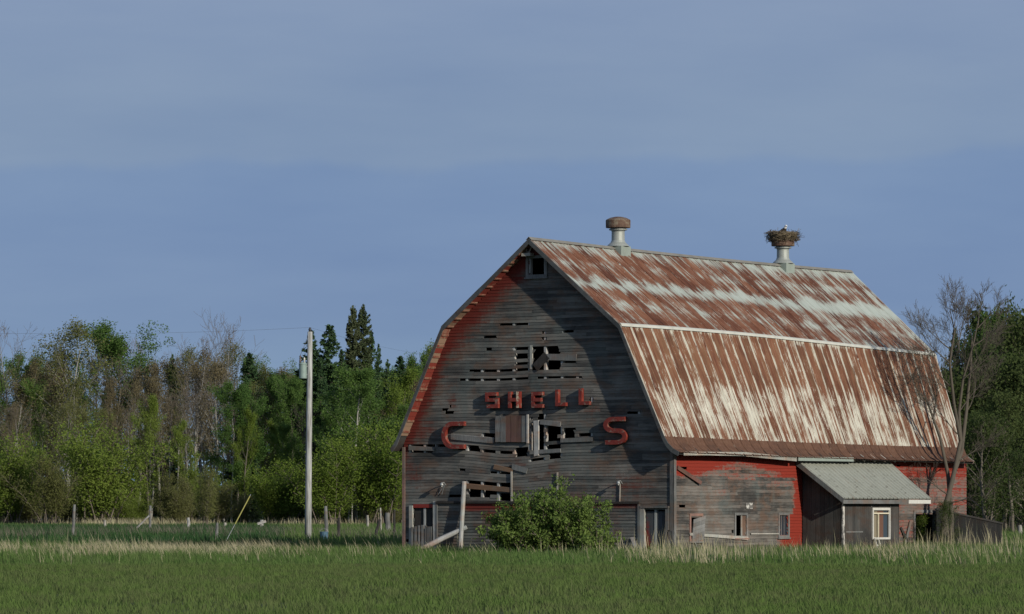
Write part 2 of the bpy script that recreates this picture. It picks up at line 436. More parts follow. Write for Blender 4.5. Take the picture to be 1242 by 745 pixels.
# wall frame seen in the holes
for i, px in enumerate((497,515,529,566,584.5,604,623,642,661,681.5,700,718,738,756,775,795)):
    x = GP(px, 560)[0]; zt = min(top_at(x) - .35, 10.6)
    mb = MB(); mb.box(x-.045, .006, .02, x+.045, .15, zt); mb.build('wall_stud', M['palebar'], barn)
mb = MB(); mb.bar(G3(651.5,553,.0)+Vector((0,-.04,0)), G3(651,510,.0)+Vector((0,-.04,0)), .20, .05, (1,0,0), jit=.02)
mb.build('door_post', M['palebar'], barn)
mb = MB(); x0 = GP(644.5,420)[0]; z0 = GP(644,448)[1]; z1 = GP(644,419)[1]
mb.box(x0-.05,-.03,z0,x0+.05,.03,z1); mb.build('door_post', M['pale'], barn)
for (a, b, w, m) in (((663,433),(700,433.5),.24,'grey'), ((650,446),(664,431),.30,'darkwood'), ((566,590),(620,594.5),.19,'orange'),
                     ((643,548.5),(681,546.5),.15,'grey'), ((600,566),(622,571),.17,'orange'), ((622,566.5),(640,571),.2,'grey'),
                     ((656,512),(681,514.5),.16,'grey'), ((681,534.5),(720,533),.14,'grey'), ((548,530),(600,534.5),.2,'grey'), ((497,543.5),(528,544.5),.13,'grey')):
    mb = MB(); p, q = G3(*a), G3(*b); p.y = q.y = -.045; mb.bar(p, q, w, .03, (0,0,1), jit=.02); mb.build('loose_board', M[m], barn)

# hay loft floor and cross beams inside
mb = MB(); mb.box(.15,.25,3.0,W-.15,L-.2,3.12); mb.build('loft_floor', M['darkwood'], barn)

# square window at the peak
win = MB(); x0, z0 = GP(641.5,333.5); x1, z1 = GP(661.5,313)
for bx in ((x0-.1,z0-.1,x1+.1,z0),(x0-.1,z1,x1+.1,z1+.1),(x0-.1,z0,x0,z1),(x1,z0,x1+.1,z1)): win.box(bx[0],-.06,bx[1],bx[2],.03,bx[3])
wf = win.build('gable_window', M['grey'], barn)
s = MB(); s.box(x0-.14,-.10,z0-.15,x1+.14,-.02,z0-.098); s.build('sill', M['grey'], wf)
s = MB(); p = GP(639,309.5); q = GP(649.5,309.5); s.box(p[0],-.36,p[1]-.06,q[0],-.1,p[1]+.05)
for sx in (-.2,.2): s.bar((p[0]/2+q[0]/2,-.2,p[1]), (p[0]/2+q[0]/2+sx,-.15,p[1]+.42), .05, .05)
s.build('hay_hook_beam', M['pale'], barn)

# hinged panel over the old hay door
pn = MB(); a = GP(602.5,536.5); b = GP(641,504.6); n = 6
for i in range(n):
    xa = a[0] + (b[0]-a[0])*i/n; xb = a[0] + (b[0]-a[0])*(i+1)/n - .008
    pn.box(xa,-.10-.006*(i % 2),a[1]+rnd.uniform(-.01,.01),xb,-.06,b[1]+rnd.uniform(-.01,.01), 0 if i < 2 or i == 5 else 1)
hp = pn.build('hay_door', [M['grey'], wood('faded_red_panel', (.10,.055,.045), (.16,.085,.07), grain=(8,8,.8))], barn)
e = MB(); e.box(b[0]-.01,-.125,a[1]-.05,b[0]+.05,-.05,b[1]+.05); e.build('edge_strip', M['palebar'], hp)

# big sliding doors of the ground floor, hung from tracks
for (xa, xb, yt, yb, holes) in ((531,650,611,674,[]), (690,776.5,611.5,674,[])):
    a = GP(xa, yb); b = GP(xb, yt); d = MB()
    boards(d, a[0], b[0], .05, b[1], [], .108, None, None, off=.05)
    def dpaint(x, z, b=b, xa=xa):
        p = .9 * clampf((z - (b[1] - .34)) / .12) if xa < 600 else .66*clampf((z - (b[1]-.2))/.1)
        if xa < 600:
            c = GP(594,626); p = max(p, .95*blob(x, z, c[0], c[1], .40, .25)); p *= clampf((x - GP(563,615)[0]) / .3)
        else:
            c = GP(752,645); p = max(p, .5*blob(x, z, c[0], c[1], .25, .8))
        return p
    sd = d.build('sliding_door', M['gable'], barn, attr={'paint': [dpaint(v[0], v[2]) for v in d.v]})
    t = MB(); t.box(a[0]-.02,-.13,b[1]+.01,b[0]+.02,-.03,b[1]+.09); t.build('door_track', M['darkwood'], barn)
    for xe in (a[0]-.04, b[0]-.05): t = MB(); t.box(xe,-.10,.05,xe+.09,-.075,b[1]); t.build('edge_trim', M['grey'], sd)

# small doors
a = GP(502,672); b = GP(526.5,616)
d = MB(); n = 5
for i in range(n): xa = a[0]+(b[0]-a[0])*i/n; d.box(xa+.004,.05,.0,xa+(b[0]-a[0])/n-.004,.09,b[1])
d.box(a[0],.046,b[1]-.2,b[0],.05,b[1]-.06)
dr = d.build('door', M['darkwood'], barn); dr['label'] = 'dark board door behind a slatted half gate'
f = MB(); f.box(a[0]-.17,-.07,0,a[0]-.02,.02,b[1]+.08); f.build('door_frame', M['pale'], dr)
f = MB(); f.box(b[0]+.01,-.09,0,b[0]+.12,.02,GP(528,608)[1]); f.build('door_frame', M['palebar'], dr)
f = MB(); f.box(a[0]-.01,-.03,b[1],b[0]+.0,.03,b[1]+.13); f.build('lintel', M['redboard'], dr)
g = MB(); gz = GP(510,638)[1]
for i in range(6): xa = a[0]-.05+(b[0]-a[0]+.02)*i/6; g.box(xa,-.12,.05,xa+.085,-.095,gz+rnd.uniform(-.05,.04))
g.box(a[0]-.05,-.09,.35,b[0]-.05,-.06,.46); g.box(a[0]-.05,-.09,gz-.2,b[0]-.05,-.06,gz-.1)
g.box(b[0]-.22,-.125,.05,b[0]-.03,-.1,gz-.02)
g.build('half_gate', M['grey'], dr)
a = GP(783.5,673); b = GP(808,620.5); d = MB(); n = 5
for i in range(n): xa = a[0]+(b[0]-a[0])*i/n; d.box(xa+.004,.02,.0,xa+(b[0]-a[0])/n-.004,.06,b[1])
dr = d.build('door', wood('door_red_grey', (.045,.048,.055), (.085,.09,.10), (.16,.022,.016), None, True, grain=(10,10,.6)), barn, attr={'paint': [.62*clampf(1-(v[0]-a[0])/.45)*clampf(1.3-v[2]) + .35*clampf(1-(v[0]-a[0])/.5) for v in d.v]})
dr['label'] = 'narrow plank door with red paint left along its edge'
f = MB(); f.box(a[0]-.19,-.09,0,a[0]-.02,.02,b[1]+.12); f.build('door_frame', M['pale'], dr)
f = MB(); f.box(b[0]+.01,-.08,.9,b[0]+.15,.02,b[1]+.12); f.build('door_frame', M['grey'], dr)
f = MB(); f.box(a[0]-.2,-.11,b[1]+.121,b[0]+.16,.02,b[1]+.19); f.build('lintel', M['grey'], dr)

# corner boards
mb = MB(); mb.box(W-.12,-.055,0,W+.005,-.03,4.0); mb.box(W+.03,-.055,0,W+.055,.10,3.75); mb.build('corner_board', M['grey'], barn)
mb = MB(); mb.box(-.05,-.055,0,.07,-.028,3.9); mb.build('corner_board', M['board_red'], barn)
for k in range(3):
    mb = MB(); x = W-.32+.15*k; mb.box(x,-.085-.01*k,0,x+.11,-.06-.01*k,.85+.12*rnd.random()); mb.build('patch_board', M['grey'], barn)
for px, y0, y1 in ((621.5,572,612),(677,573,610)):
    mb = MB(); p = G3(px,y1); q = G3(px,y0); p.y = q.y = -.06; mb.bar(p, q, .055, .04, (1,0,0)); mb.build('vertical_strip', M['pale'], barn)

# yard lamps on brackets
def wall_lamp(px, py, conduit, lab):
    p = G3(px, py); r = MB()
    r.tube([(p.x,-.02,p.z-.02),(p.x,-.14,p.z+.08),(p.x,-.26,p.z+.06)], [.02,.02,.02], 6)
    o = r.build('wall_lamp', M['steel'], barn); o['label'] = lab
    s = MB(); s.lathe([(.02,p.z+.08),(.05,p.z+.05),(.075,p.z-.02),(.07,p.z-.03)], p.x, -.28, 12); s.build('lamp_shade', M['steel'], o, True)
    s = MB(); s.lathe([(.02,p.z-.025),(.035,p.z-.055),(.015,p.z-.085)], p.x, -.28, 10); s.build('bulb', M['white'], o, True)
    if conduit:
        q = GP(px-2.5, conduit); s = MB(); s.tube([(p.x-.07,-.05,p.z),(q[0],-.05,q[1])], [.022,.022], 6); s.build('conduit', M['pale'], o)
    else:
        s = MB()
        for dx in (-.25,-.12): s.tube([(p.x,-.1,p.z),(p.x+dx*1.2,-.06,p.z-.35)], [.012,.012], 4)
        s.build('wire', M['steel'], o)
wall_lamp(755,586,611,'lamp on a bracket with a long conduit below it')
wall_lamp(541,588,None,'bare bracket lamp left of the broken boards')

# letters ---------------------------------------------------------------
def stroke(mb, pts, w, y0, y1, closed=False):
    """flat channel letter stroke: a mitred ribbon in x,z extruded in y, with a shallow recessed face"""
    P = [Vector((p[0], p[1])) for p in pts]; Lf, Rt = [], []
    for i, p in enumerate(P):
        d0 = (P[i] - P[i-1]).normalized() if i else None
        d1 = (P[i+1] - P[i]).normalized() if i < len(P)-1 else None
        if d0 is None: n = Vector((-d1.y, d1.x)); k = 1
        elif d1 is None: n = Vector((-d0.y, d0.x)); k = 1
        else:
            n0, n1 = Vector((-d0.y, d0.x)), Vector((-d1.y, d1.x)); n = (n0 + n1).normalized(); k = 1 / max(.5, n.dot(n0))
        Lf.append(p + n * w/2 * k); Rt.append(p - n * w/2 * k)
    n = len(P); vs = []
    for y in (y0, y1):
        vs += [(q.x, y, q.y) for q in Lf] + [(q.x, y, q.y) for q in Rt]
    fs = []
    for i in range(n-1):
        a, b, c, d = i, i+1, n+i+1, n+i
        fs += [(a,b,c,d), (2*n+a,2*n+d,2*n+c,2*n+b), (a,2*n+a,2*n+b,b), (d,c,2*n+c,2*n+d)]
    fs += [(0,n,3*n,2*n), (n-1,2*n+n-1,3*n+n-1,2*n-1)]
    mb.add(vs, fs)
def letter(ch, px, py, hpx, wpx, lab, depth=.15):
    c = GP(px, py, -.15); h = hpx / 34.0; w = wpx / 28.3
    X = lambda a: c[0] + a * w; Z = lambda b: c[1] + b * h
    S = []
    if ch == 'S': S = [[(.5,.5),(-.5,.5),(-.5,.02),(.5,.02),(.5,-.5),(-.5,-.5)]]
    if ch == 'H': S = [[(-.45,.62),(-.45,-.62)], [(.45,.62),(.45,-.62)], [(-.45,.0),(.45,.0)]]
    if ch == 'E': S = [[(.58,.5),(-.45,.5),(-.45,-.5),(.58,-.5)], [(-.45,0),(.4,0)]]
    if ch == 'L': S = [[(-.42,.62),(-.42,-.5),(.58,-.5)]]
    if ch == 'bigC':
        S = [[(.60,.47)] + [(.05 - .55*math.cos(t)*1. if False else -.02-.48*math.sin(t), .47*math.cos(t)) for t in [math.pi*i/10 for i in range(11)]] + [(.60,-.47)]]
    if ch == 'bigS':
        up = [(-.12-.38*math.sin(t), .24+.24*math.cos(t)) for t in [math.pi*i/8 for i in range(9)]]
        dn = [(.10+.38*math.sin(t), -.24+.24*math.cos(t)) for t in [math.pi*i/8 for i in range(9)]]
        S = [[(.5,.48)] + up + dn + [(-.5,-.48)]]
    sw = .125 if not ch.startswith('big') else .155
    mb = MB()
    for i, st in enumerate(S):
        e = .006 * i
        stroke(mb, [(X(a), Z(b)) for a, b in st], sw, -depth - .05 - e, -.05)
    o = mb.build('block_letter', M['letter'], barn); o['label'] = lab
    return o
letter('S', 597, 485.5, 15, 12, 'small red letter S at the left of the row')
hl = letter('H', 624, 485, 16, 11.5, 'small red letter H with one stroke flaked pale')
letter('E', 652, 485, 15, 11, 'small red letter E in the middle of the row')
letter('L', 680.5, 482.5, 16, 10.5, 'small red letter L right of the E')
letter('L', 709, 481, 16, 10.5, 'small red letter L at the right of the row')
letter('bigC', 550, 528, 30, 23, 'large rounded red letter C on the left of the hay door', .17)
letter('bigS', 747, 522.5, 29, 23, 'large red letter S on the right of the hay door', .17)
m_ = MB(); c = GP(624,485,-.15); m_.box(c[0]+.115,-.214,c[1]-.29,c[0]+.215,-.207,c[1]+.29); m_.build('flaked_edge', M['letterpale'], hl)

# --- long wall ------------------------------------------------------------
def PXS(lst):
    out = []
    for x0, y0, x1, y1 in lst:
        a = SP(x0, y1); b = SP(x1, y0); out.append((a[0], a[1], b[0], b[1]))
    return out
SW = PXS([(837,626,850,654),(891.5,625,904.5,650),(944.5,625,955,649.5)])
SHL = SW + PXS([(821,565,833,570),(824,611.5,829.5,617)]) + [(SP(1109,640)[0], 0, SP(1132,640)[0], SP(1115,622)[1])]
tl = SP(972, 640)[0]
def spaint(y, z):
    n = mnoise.noise((y*.45, z*.9, 3.1)) * .35
    if y < tl + .3:
        p = clampf((z - 2.75 + .22*math.sin(y*.8+1)) / .55) * 1.15
        p = max(p, .34 * clampf((z - 2.0) / .9) * clampf((y - 1.5) / 2.) + n*.35)
        p = max(p, 1.15 * clampf((y - (SP(960,600)[0])) / .35))
        p = max(p, 1.05 * clampf((y - SP(943,640)[0]) / .3) * clampf((1.45 - z) / .1))
        p = max(p, .55 * blob(y, z, SP(898,654)[0], SP(898,654)[1], .7, .18), .3*blob(y, z, SP(875,585)[0], 2.4, .8, .5))
    else:
        p = clampf((z - 2.3) / .8) * .75; p = max(p, .40 + n)
    return p
mb = MB(); boards(mb, 0, L, 0, 3.78, SHL, .112, None, lambda a, z: .01*math.sin(a*1.1+z), axis='y', plane=W, miss=.03)
mb.build('side_wall', M['side'], barn, attr={'paint': [spaint(v[1], v[2]) for v in mb.v]})
for k in range(19):
    t = .25 + k * 1.22; mb = MB(); mb.box(W-.17,t-.045,.02,W-.035,t+.045,3.6)
    if not any(h[0]-.1 < t < h[2]+.1 and h[1] < 1.2 for h in SHL): mb.build('wall_stud', M['grey'], barn)
labs = ['window opening half covered by a crooked hanging shutter', 'window with one dark half and one boarded half', 'dark window beside the bright red paint']
for i, (y0, z0, y1, z1) in enumerate(SW):
    f = MB()
    for q in ((y0-.09,z0-.08,y1+.09,z0),(y0-.09,z1,y1+.09,z1+.09),(y0-.09,z0,y0,z1),(y1,z0,y1+.09,z1)): f.box(W-.03,q[0],q[1],W+.05,q[2],q[3])
    fo = f.build('barn_window', M['grey'] if i else M['board_red'], barn); fo['label'] = labs[i]
    s = MB(); s.box(W+.02,y0-.14,z0-.13,W+.085,y1+.12,z0-.082); s.build('sill', M['board_red'] if i == 1 else M['grey'], fo)
    if i == 0:
        s = MB(); c = Vector((W+.07, (y0+y1)/2+.08, (z0+z1)/2-.06)); n = 6
        up = Vector((.03, .10, 1)).normalized(); rt = Vector((.05, 1, .18)).normalized()
        hw, hh = (y1-y0)*.52, (z1-z0)*.52
        for k in range(n):
            b0 = c - up*hh + up*(2*hh*k/n)
            vs = []
            for o_ in (0, .03):
                for (sx, sz) in ((-1,0),(1,0),(1,1),(-1,1)):
                    vs.append(b0 + rt*(hw*sx) + up*(2*hh/n*.96*sz) + Vector((o_,0,0)))
            s.add(vs, [(3,2,1,0),(4,5,6,7),(0,1,5,4),(1,2,6,5),(2,3,7,6),(3,0,4,7)])
        s.build('shutter', M['grey'], fo)
        s = MB(); s.bar((W+.08,y0+.2,z0-.1),(W+.06,y0+.55,z0-.55),.06,.03,(0,1,0)); s.bar((W+.08,y1+.1,z0-.1),(W+.06,y1-.35,z0-.55),.06,.03,(0,1,0)); s.build('broken_brace', M['grey'], fo)
    elif i == 1:
        s = MB(); s.box(W-.02,y0+(y1-y0)*.55,z0,W+.0,y1,z1); s.build('board_panel', wood('brown_panel', (.09,.055,.04), (.16,.10,.07), grain=(8,8,1)), fo)
        s = MB(); s.box(W-.01,y0+(y1-y0)*.53,z0,W+.03,y0+(y1-y0)*.60,z1); s.build('mullion', M['pale'], fo)
    else:
        s = MB(); s.box(W-.03,y0,z0,W-.02,y1,z1); s.build('pane', M['glass'], fo)
        s = MB(); s.box(W-.018,y0+(y1-y0)*.3,z0,W-.005,y0+(y1-y0)*.36,z1); s.box(W-.018,y0+(y1-y0)*.62,z0,W-.005,y0+(y1-y0)*.66,z1); s.build('mullion', M['grey'], fo)
# open doorway at the far end
y0, zz, y1, z1 = SHL[-1]
f = MB(); f.box(W-.05,y0-.12,0,W+.06,y0,z1+.1); f.box(W-.05,y1,0,W+.06,y1+.35,z1+.05); f.box(W-.05,y0,z1,W+.055,y1,z1+.1); f.build('doorway_frame', M['grey'], barn)
# odd boards on the long wall
for a, b, w, m, o_ in (((820.5,567),(847,586),.14,'darkred',.10), ((1103,632),(1094,664),.12,'grey',.09), ((1091,640),(1101,664),.11,'darkwood',.12),
                    ((835,648),(905,653),.10,'pale',.05), ((909,647),(943,648),.05,'pale',.05)):
    mb = MB(); p, q = S3(*a), S3(*b); p.x = W+.06; q.x = W+o_+.02; mb.bar(p, q, w, .03, (0,0,1) if abs(p.z-q.z) < 1 else (0,1,0), jit=.02); mb.build('loose_board', M[m], barn)
def paper():
    N = NT('peeling_paper'); n = N.noise(N.obj(), 9, 5, .7); return N.pbr(N.mix(N.step(n,.5,.56), (.13,.125,.115), (.48,.47,.42)), .8)
a = SP(904,617.4); b = SP(911.5,610); mb = MB(); mb.box(W+.034,a[0],a[1],W+.042,b[0],b[1]); mb.build('torn_notice', paper(), barn)

# far walls, plain
mb = MB(); boards(mb, 0, L, 0, 3.9, [], .26, None, None, cell=3, axis='y', plane=0.02, tilt=-.02); mb.build('side_wall', M['side'], barn, attr={'paint': [.5]*len(mb.v)})
mb = MB()
outl = [(0.05,0),(W-.05,0),(W-.05,3.7),(11.2,4.1),(9.45,7.75),(5.705,10.95),(2.0,7.8),(.1,4.1)]
n = len(outl); mb.add([(x,L-.35,z) for x,z in outl]+[(x,L-.25,z) for x,z in outl], [tuple(range(n)), tuple(range(2*n-1,n-1,-1))]+[(i,(i+1)%n+0,n+(i+1)%n,n+i) for i in range(n)])
mb.build('rear_wall', M['gable'], barn, attr={'paint': [.2]*len(mb.v)})

# --- roof -------------------------------------------------------------------
def roof_side(P, sgn):
    segs = [(0,1,14,0,0,1), (1,2,16,1,1,2)]
    V, F, Mi, UV = [], [], [], []
    ts = []; t = 0.; end = 24.2
    while t < end:
        ts += [(t,0),(t+.015,.03),(t+.045,.03),(t+.06,0),(t+.21,0),(t+.225,.012),(t+.245,.012),(t+.26,0),(t+.43,0),(t+.445,.012),(t+.465,.012),(t+.48,0)]
        t += SHEET
    ts = [q for q in ts if q[0] <= 24.1] + [(24.17, 0)]
    T = np.array([q[0] for q in ts])/24.17; RB = np.array([q[1] for q in ts])
    rows = []
    def addrow(x, z, nx, nz, k0, k1, f, s, mi, lift=0.):
        e = back_end(x) if sgn > 0 else 23.75
        row = []
        for j in range(len(T)):
            y = FRONT + T[j]*(e - FRONT)
            sg = sag(y, k0)*(1-f) + sag(y, k1)*f
            wv = .012*mnoise.noise((y*.7, s*3+k0*5, 1.7*sgn))
            h = RB[j] + wv + lift
            row.append((x + nx*h, y, z + nz*h + sg))
        UVrow = [(T[j]*24.17, s) for j in range(len(T))]
        rows.append((row, UVrow, mi))
    for (i0, i1, n, k0, mi, k1) in segs:
        (x0,z0),(x1,z1) = P[i0], P[i1]; l = math.hypot(x1-x0,z1-z0); nx, nz = -(z1-z0)/l*sgn*1., abs(x1-x0)/l
        nx = abs(nx)*sgn
        for q in range(n+1):
            f = q/n; lift = 0.012*(1 if (f > .52 and mi == 0) else 0) + (.0 if not (mi == 1 and f > .5) else -.012)
            addrow(x0+(x1-x0)*f, z0+(z1-z0)*f, nx, nz, k0, k1, f, f, mi, lift)
    fl = P[2:]; tot = sum(math.hypot(b[0]-a[0],b[1]-a[1]) for a,b in zip(fl,fl[1:])); acc = 0
    for q in range(len(fl)):
        if q: acc += math.hypot(fl[q][0]-fl[q-1][0], fl[q][1]-fl[q-1][1])
        d = Vector((fl[min(q+1,len(fl)-1)][0]-fl[max(q-1,0)][0], fl[min(q+1,len(fl)-1)][1]-fl[max(q-1,0)][1])).normalized()
        addrow(fl[q][0], fl[q][1], abs(d.y)*sgn, abs(d.x), 2, 2, 0, acc/tot, 2, -.012)
    m = len(T)
    for r, u, mi in rows: V += r; UV += u
    for a in range(len(rows)-1):
        if rows[a][2] != rows[a+1][2]:
            pass
        mi = rows[a+1][2]
        for j in range(m-1):
            q = (a*m+j, (a+1)*m+j, (a+1)*m+j+1, a*m+j+1)
            F.append(q if sgn > 0 else q[::-1]); Mi.append(mi)
    # underside
    o = len(V); b = [(0, 0.)] + [] 
    for r, u, mi in rows:
        for j in (0, m-1): V.append((r[j][0] - .07*sgn*.6, r[j][1], r[j][2] - .075)); UV.append(u[j])
    k = len(rows)
    for a in range(k-1):
        q = (o+a*2, o+a*2+1, o+(a+1)*2+1, o+(a+1)*2); F.append(q if sgn > 0 else q[::-1]); Mi.append(3)
        for j, jj in ((0, 0), (m-1, 1)):
            q = (a*m+j, (a+1)*m+j, o+(a+1)*2+jj, o+a*2+jj); F.append(q); Mi.append(3)
    me = bpy.data.meshes.new('roof'); me.from_pydata(V, [], F)
    uvl = me.uv_layers.new(name='UVMap'); vi = np.zeros(len(me.loops), dtype=np.int32); me.loops.foreach_get('vertex_index', vi)
    uvl.data.foreach_set('uv', np.array(UV, dtype=np.float32)[vi].ravel())
    for mt in (M['roof_u'], M['roof_l'], M['roof_f'], M['darkwood']): me.materials.append(mt)
    me.polygons.foreach_set('material_index', Mi); me.update()
    o_ = bpy.data.objects.new('roof', me); C.objects.link(o_); o_.parent = barn
    return o_
roof = roof_side(PR, 1); roofl = roof_side(PL, -1)
roof['label'] = 'sunlit rusty slope facing the lean-to'; roofl['label'] = 'roof slope on the far side'
# ridge cap
N = MB(); pts = []
for i in range(13):
    y = FRONT - .02 + (24.15)*i/12; z = 11.25 + sag(y, 0); pts.append((y, z))
for (ya, za), (yb, zb) in zip(pts, pts[1:]):
    for sgn in (-1, 1):
        a_ = [(5.705, ya, za+.075), (5.705, yb, zb+.075), (5.705+sgn*.12, yb, zb-.035), (5.705+sgn*.12, ya, za-.035)]
        N.add(a_, [(0,1,2,3)] if sgn < 0 else [(3,2,1,0)])
N.build('ridge_cap', flat('ridge_metal', (.19,.18,.15), .7, .1, .5, 1.5), roof)
# pale flashing along the break
N = MB()
for i in range(24):
    ya = FRONT + 24.1*i/24; yb = FRONT + 24.1*(i+1)/24
    vs = [(9.50+.035+dx, y, 8.10+dz+sag(y,1)) for y in (ya, yb) for dx, dz in ((-.05,.075),(.012,.035),(.04,-.045))]
    N.add(vs, [(0,1,4,3),(1,2,5,4)])
N.build('break_flashing', flat('flashing_white', (.45,.45,.39), .6, 0, .3, 2.5), roof)
# rake boards on the front and back edges
def rake(P, sgn, ymid, par):
    N = MB()
    for (x0,z0),(x1,z1) in zip(P, P[1:]):
        vs = []
        for x, z in ((x0,z0),(x1,z1)):
            sg = sag(ymid, 1) if ymid > 5 else 0
            for dy in (-.02, .02):
                for dz in (.01, -.13): vs.append((x - (.0 if dz > 0 else .06*sgn), ymid+dy, z + dz + sg))
        N.add(vs, [(0,1,5,4),(2,6,7,3),(0,4,6,2),(1,3,7,5),(0,2,3,1),(4,5,7,6)])
    N.build('rake_board', M['rakewood'], par)
rake(PR, 1, FRONT-.005, roof); rake(PL, -1, FRONT-.005, roofl)
# lookouts under the front overhang, red and pale tones mixed at random on both rakes
for P, par, sgn in ((PL, roofl, -1), (PR, roof, 1)):
    for (i0, i1, n) in ((0,1,11),(1,2,10)):
        (x0,z0),(x1,z1) = P[i0],P[i1]
        for k in range(n):
            f = (k+.6)/n; x = x0+(x1-x0)*f; z = z0+(z1-z0)*f
            l = math.hypot(x1-x0,z1-z0); nx, nz = abs(z1-z0)/l*sgn, abs(x1-x0)/l
            d = Vector(((x1-x0)/l, 0, (z1-z0)/l)); c = Vector((x-nx*.121, 0, z-nz*.121))
            N = MB(); N.bar(c + Vector((0,FRONT+.03,0)), c + Vector((0,.0,0)), .03, .07, (nx,0,nz)); N.build('lookout', M['rafter'], par)
        N = MB(); nb_ = int(l/.19)
        for k in range(nb_):                     # roof boards seen from below
            a_ = Vector((x0,0,z0)).lerp(Vector((x1,0,z1)), (k+.03)/nb_); b_ = Vector((x0,0,z0)).lerp(Vector((x1,0,z1)), (k+.97)/nb_)
            o_ = Vector((nx*.09,0,nz*.09)); q_ = Vector((nx*.108,0,nz*.108)); vs = []
            for y in (FRONT+.02, -.002): vs += [a_-o_+Vector((0,y,0)), b_-o_+Vector((0,y,0)), b_-q_+Vector((0,y,0)), a_-q_+Vector((0,y,0))]
            N.add(vs, [(0,1,2,3),(7,6,5,4),(0,4,5,1),(1,5,6,2),(2,6,7,3),(3,7,4,0)])
        N.build('soffit', M['rafter'], par)
# eave: fascia boards and rafter tails
mbf = MB()
for a, b, w in (((829,549.5),(905,550),.13),((905,550.5),(966,556.5),.15)):
    p, q = S3(*a, W+.44), S3(*b, W+.44); mbf.bar(p+Vector((0,0,-.02)), q+Vector((0,0,-.02)), w, .03, (0,0,1))
mbf.build('fascia_board', M['pale'], roof)
mbf = MB(); p, q = S3(968,556.5,W+.45), S3(1035,557.5,W+.45); mbf.bar(p, q, .15, .03, (0,0,1)); mbf.build('fascia_board', M['galvgreen'], roof)
for k in range(28):
    y = .3 + k*.82; N = MB(); sg = sag(y, 2); N.bar((W-.05,y,3.93+sg-.05),(W+.40,y,3.53+sg+.05),.13,.06,(0,0,1)); N.build('rafter_tail', M['pale'] if k > 14 else M['darkwood'], roof)

# --- ventilators -------------------------------------------------------------
def ventilator(y, lab, rust_neck):
    z = 11.25 + sag(y, 0)
    b = MB()
    b.box(5.705-.34,y-.34,z-.42,5.705+.34,y+.34,z+.10)
    o = b.build('ventilator', M['galvgreen'], barn); o['label'] = lab
    s = MB(); s.lathe([(.42,z+.10),(.38,z+.15),(.28,z+.24),(.245,z+.32),(.24,z+.62),(.25,z+.68),(.34,z+.70),(.34,z+.73),(.27,z+.76),(.27,z+.80)], 5.705, y, 28)
    s.build('neck', M['galv'], o, False)
    s = MB(); s.lathe([(.40,z+.78),(.455,z+.785),(.46,z+1.05),(.44,z+1.08),(.30,z+1.15),(.12,z+1.19),(.01,z+1.20)], 5.705, y, 28); s.build('cap', M['rustcap'], o, False)
    return Vector((5.705, y, z))
v1 = ventilator(5.6, 'roof ventilator with a bare rusty cap', False)
v2 = ventilator(18.0, 'roof ventilator carrying a stick nest', True)
MW = Matrix.Translation(ORG) @ Matrix.Rotation(-TH, 4, 'Z')
nw = MW @ (v2 + Vector((0,0,1.0)))
nest = MB()
nr = random.Random(5)
nest.lathe([(.30,.0),(.46,.03),(.55,.16),(.58,.26),(.50,.33),(.25,.30),(.02,.28)], 0, 0, 20)
for i in range(640):
    a = nr.uniform(0, 2*math.pi); rr = nr.uniform(.42,.66); z = nr.uniform(-.02,.36)
    c = Vector((rr*math.cos(a), rr*math.sin(a), z)); tg = Vector((-math.sin(a), math.cos(a), 0)); out = Vector((math.cos(a), math.sin(a), 0))
    d = (tg*nr.uniform(-1,1) + out*nr.uniform(-.25,.5) + Vector((0,0,nr.uniform(-.35,.35)))).normalized(); l = nr.uniform(.12,.38)
    if i % 26 == 0: l *= 2.3; d = (d + out*.9).normalized()
    nest.tube([c - d*l*.5, c + d*l*.5], [.010,.006], 3)
N_ = NT('nest_sticks'); M['nest'] = N_.pbr(N_.mix(N_.island(), (.035,.026,.016), (.15,.12,.075)), .9)
tag(nest.build('bird_nest', M['nest'], None, loc=nw), 'big nest of sticks on the far roof ventilator', 'nest')
# the bird sitting in it: one skinned body
bd = MB(); 
bd.tube([(-.32,0,.30),(-.2,0,.32),(-.05,0,.36),(.08,0,.40),(.15,0,.47),(.18,0,.54),(.22,0,.565),(.27,0,.555),(.30,0,.54)], [.015,.06,.10,.10,.065,.055,.05,.025,.006], 12)
def birdmat():
    N = NT('bird_feathers'); x, y, z = N.sep(N.obj()); m = N.step(N.math('ADD', N.math('MULTIPLY', z, 1.), N.math('MULTIPLY', x, .5)), .54, .60)
    return N.pbr(N.mix(m, (.035,.027,.022), (.70,.70,.68)), .7)
bo = tag(bd.build('bird', birdmat(), None, True, loc=nw), 'dark bird with a white head sitting in the stick nest', 'bird')
bo.rotation_euler = (0,0,R(-60))
for s_ in (-1, 1):
    e = MB(); e.tube([(.215,.03*s_,.575),(.218,.047*s_,.577)], [.012,.010], 8); e.build('eye', M['darkmetal'], bo)

# --- lean-to ---------------------------------------------------------------------
LX, T0, T1 = 1.72, SP(972,640)[0], 13.6
lean = thing('lean_to', 'dark board lean-to with a pale metal roof and a white framed window', 'shed', MW @ Vector((W, T0, 0)), -TH)
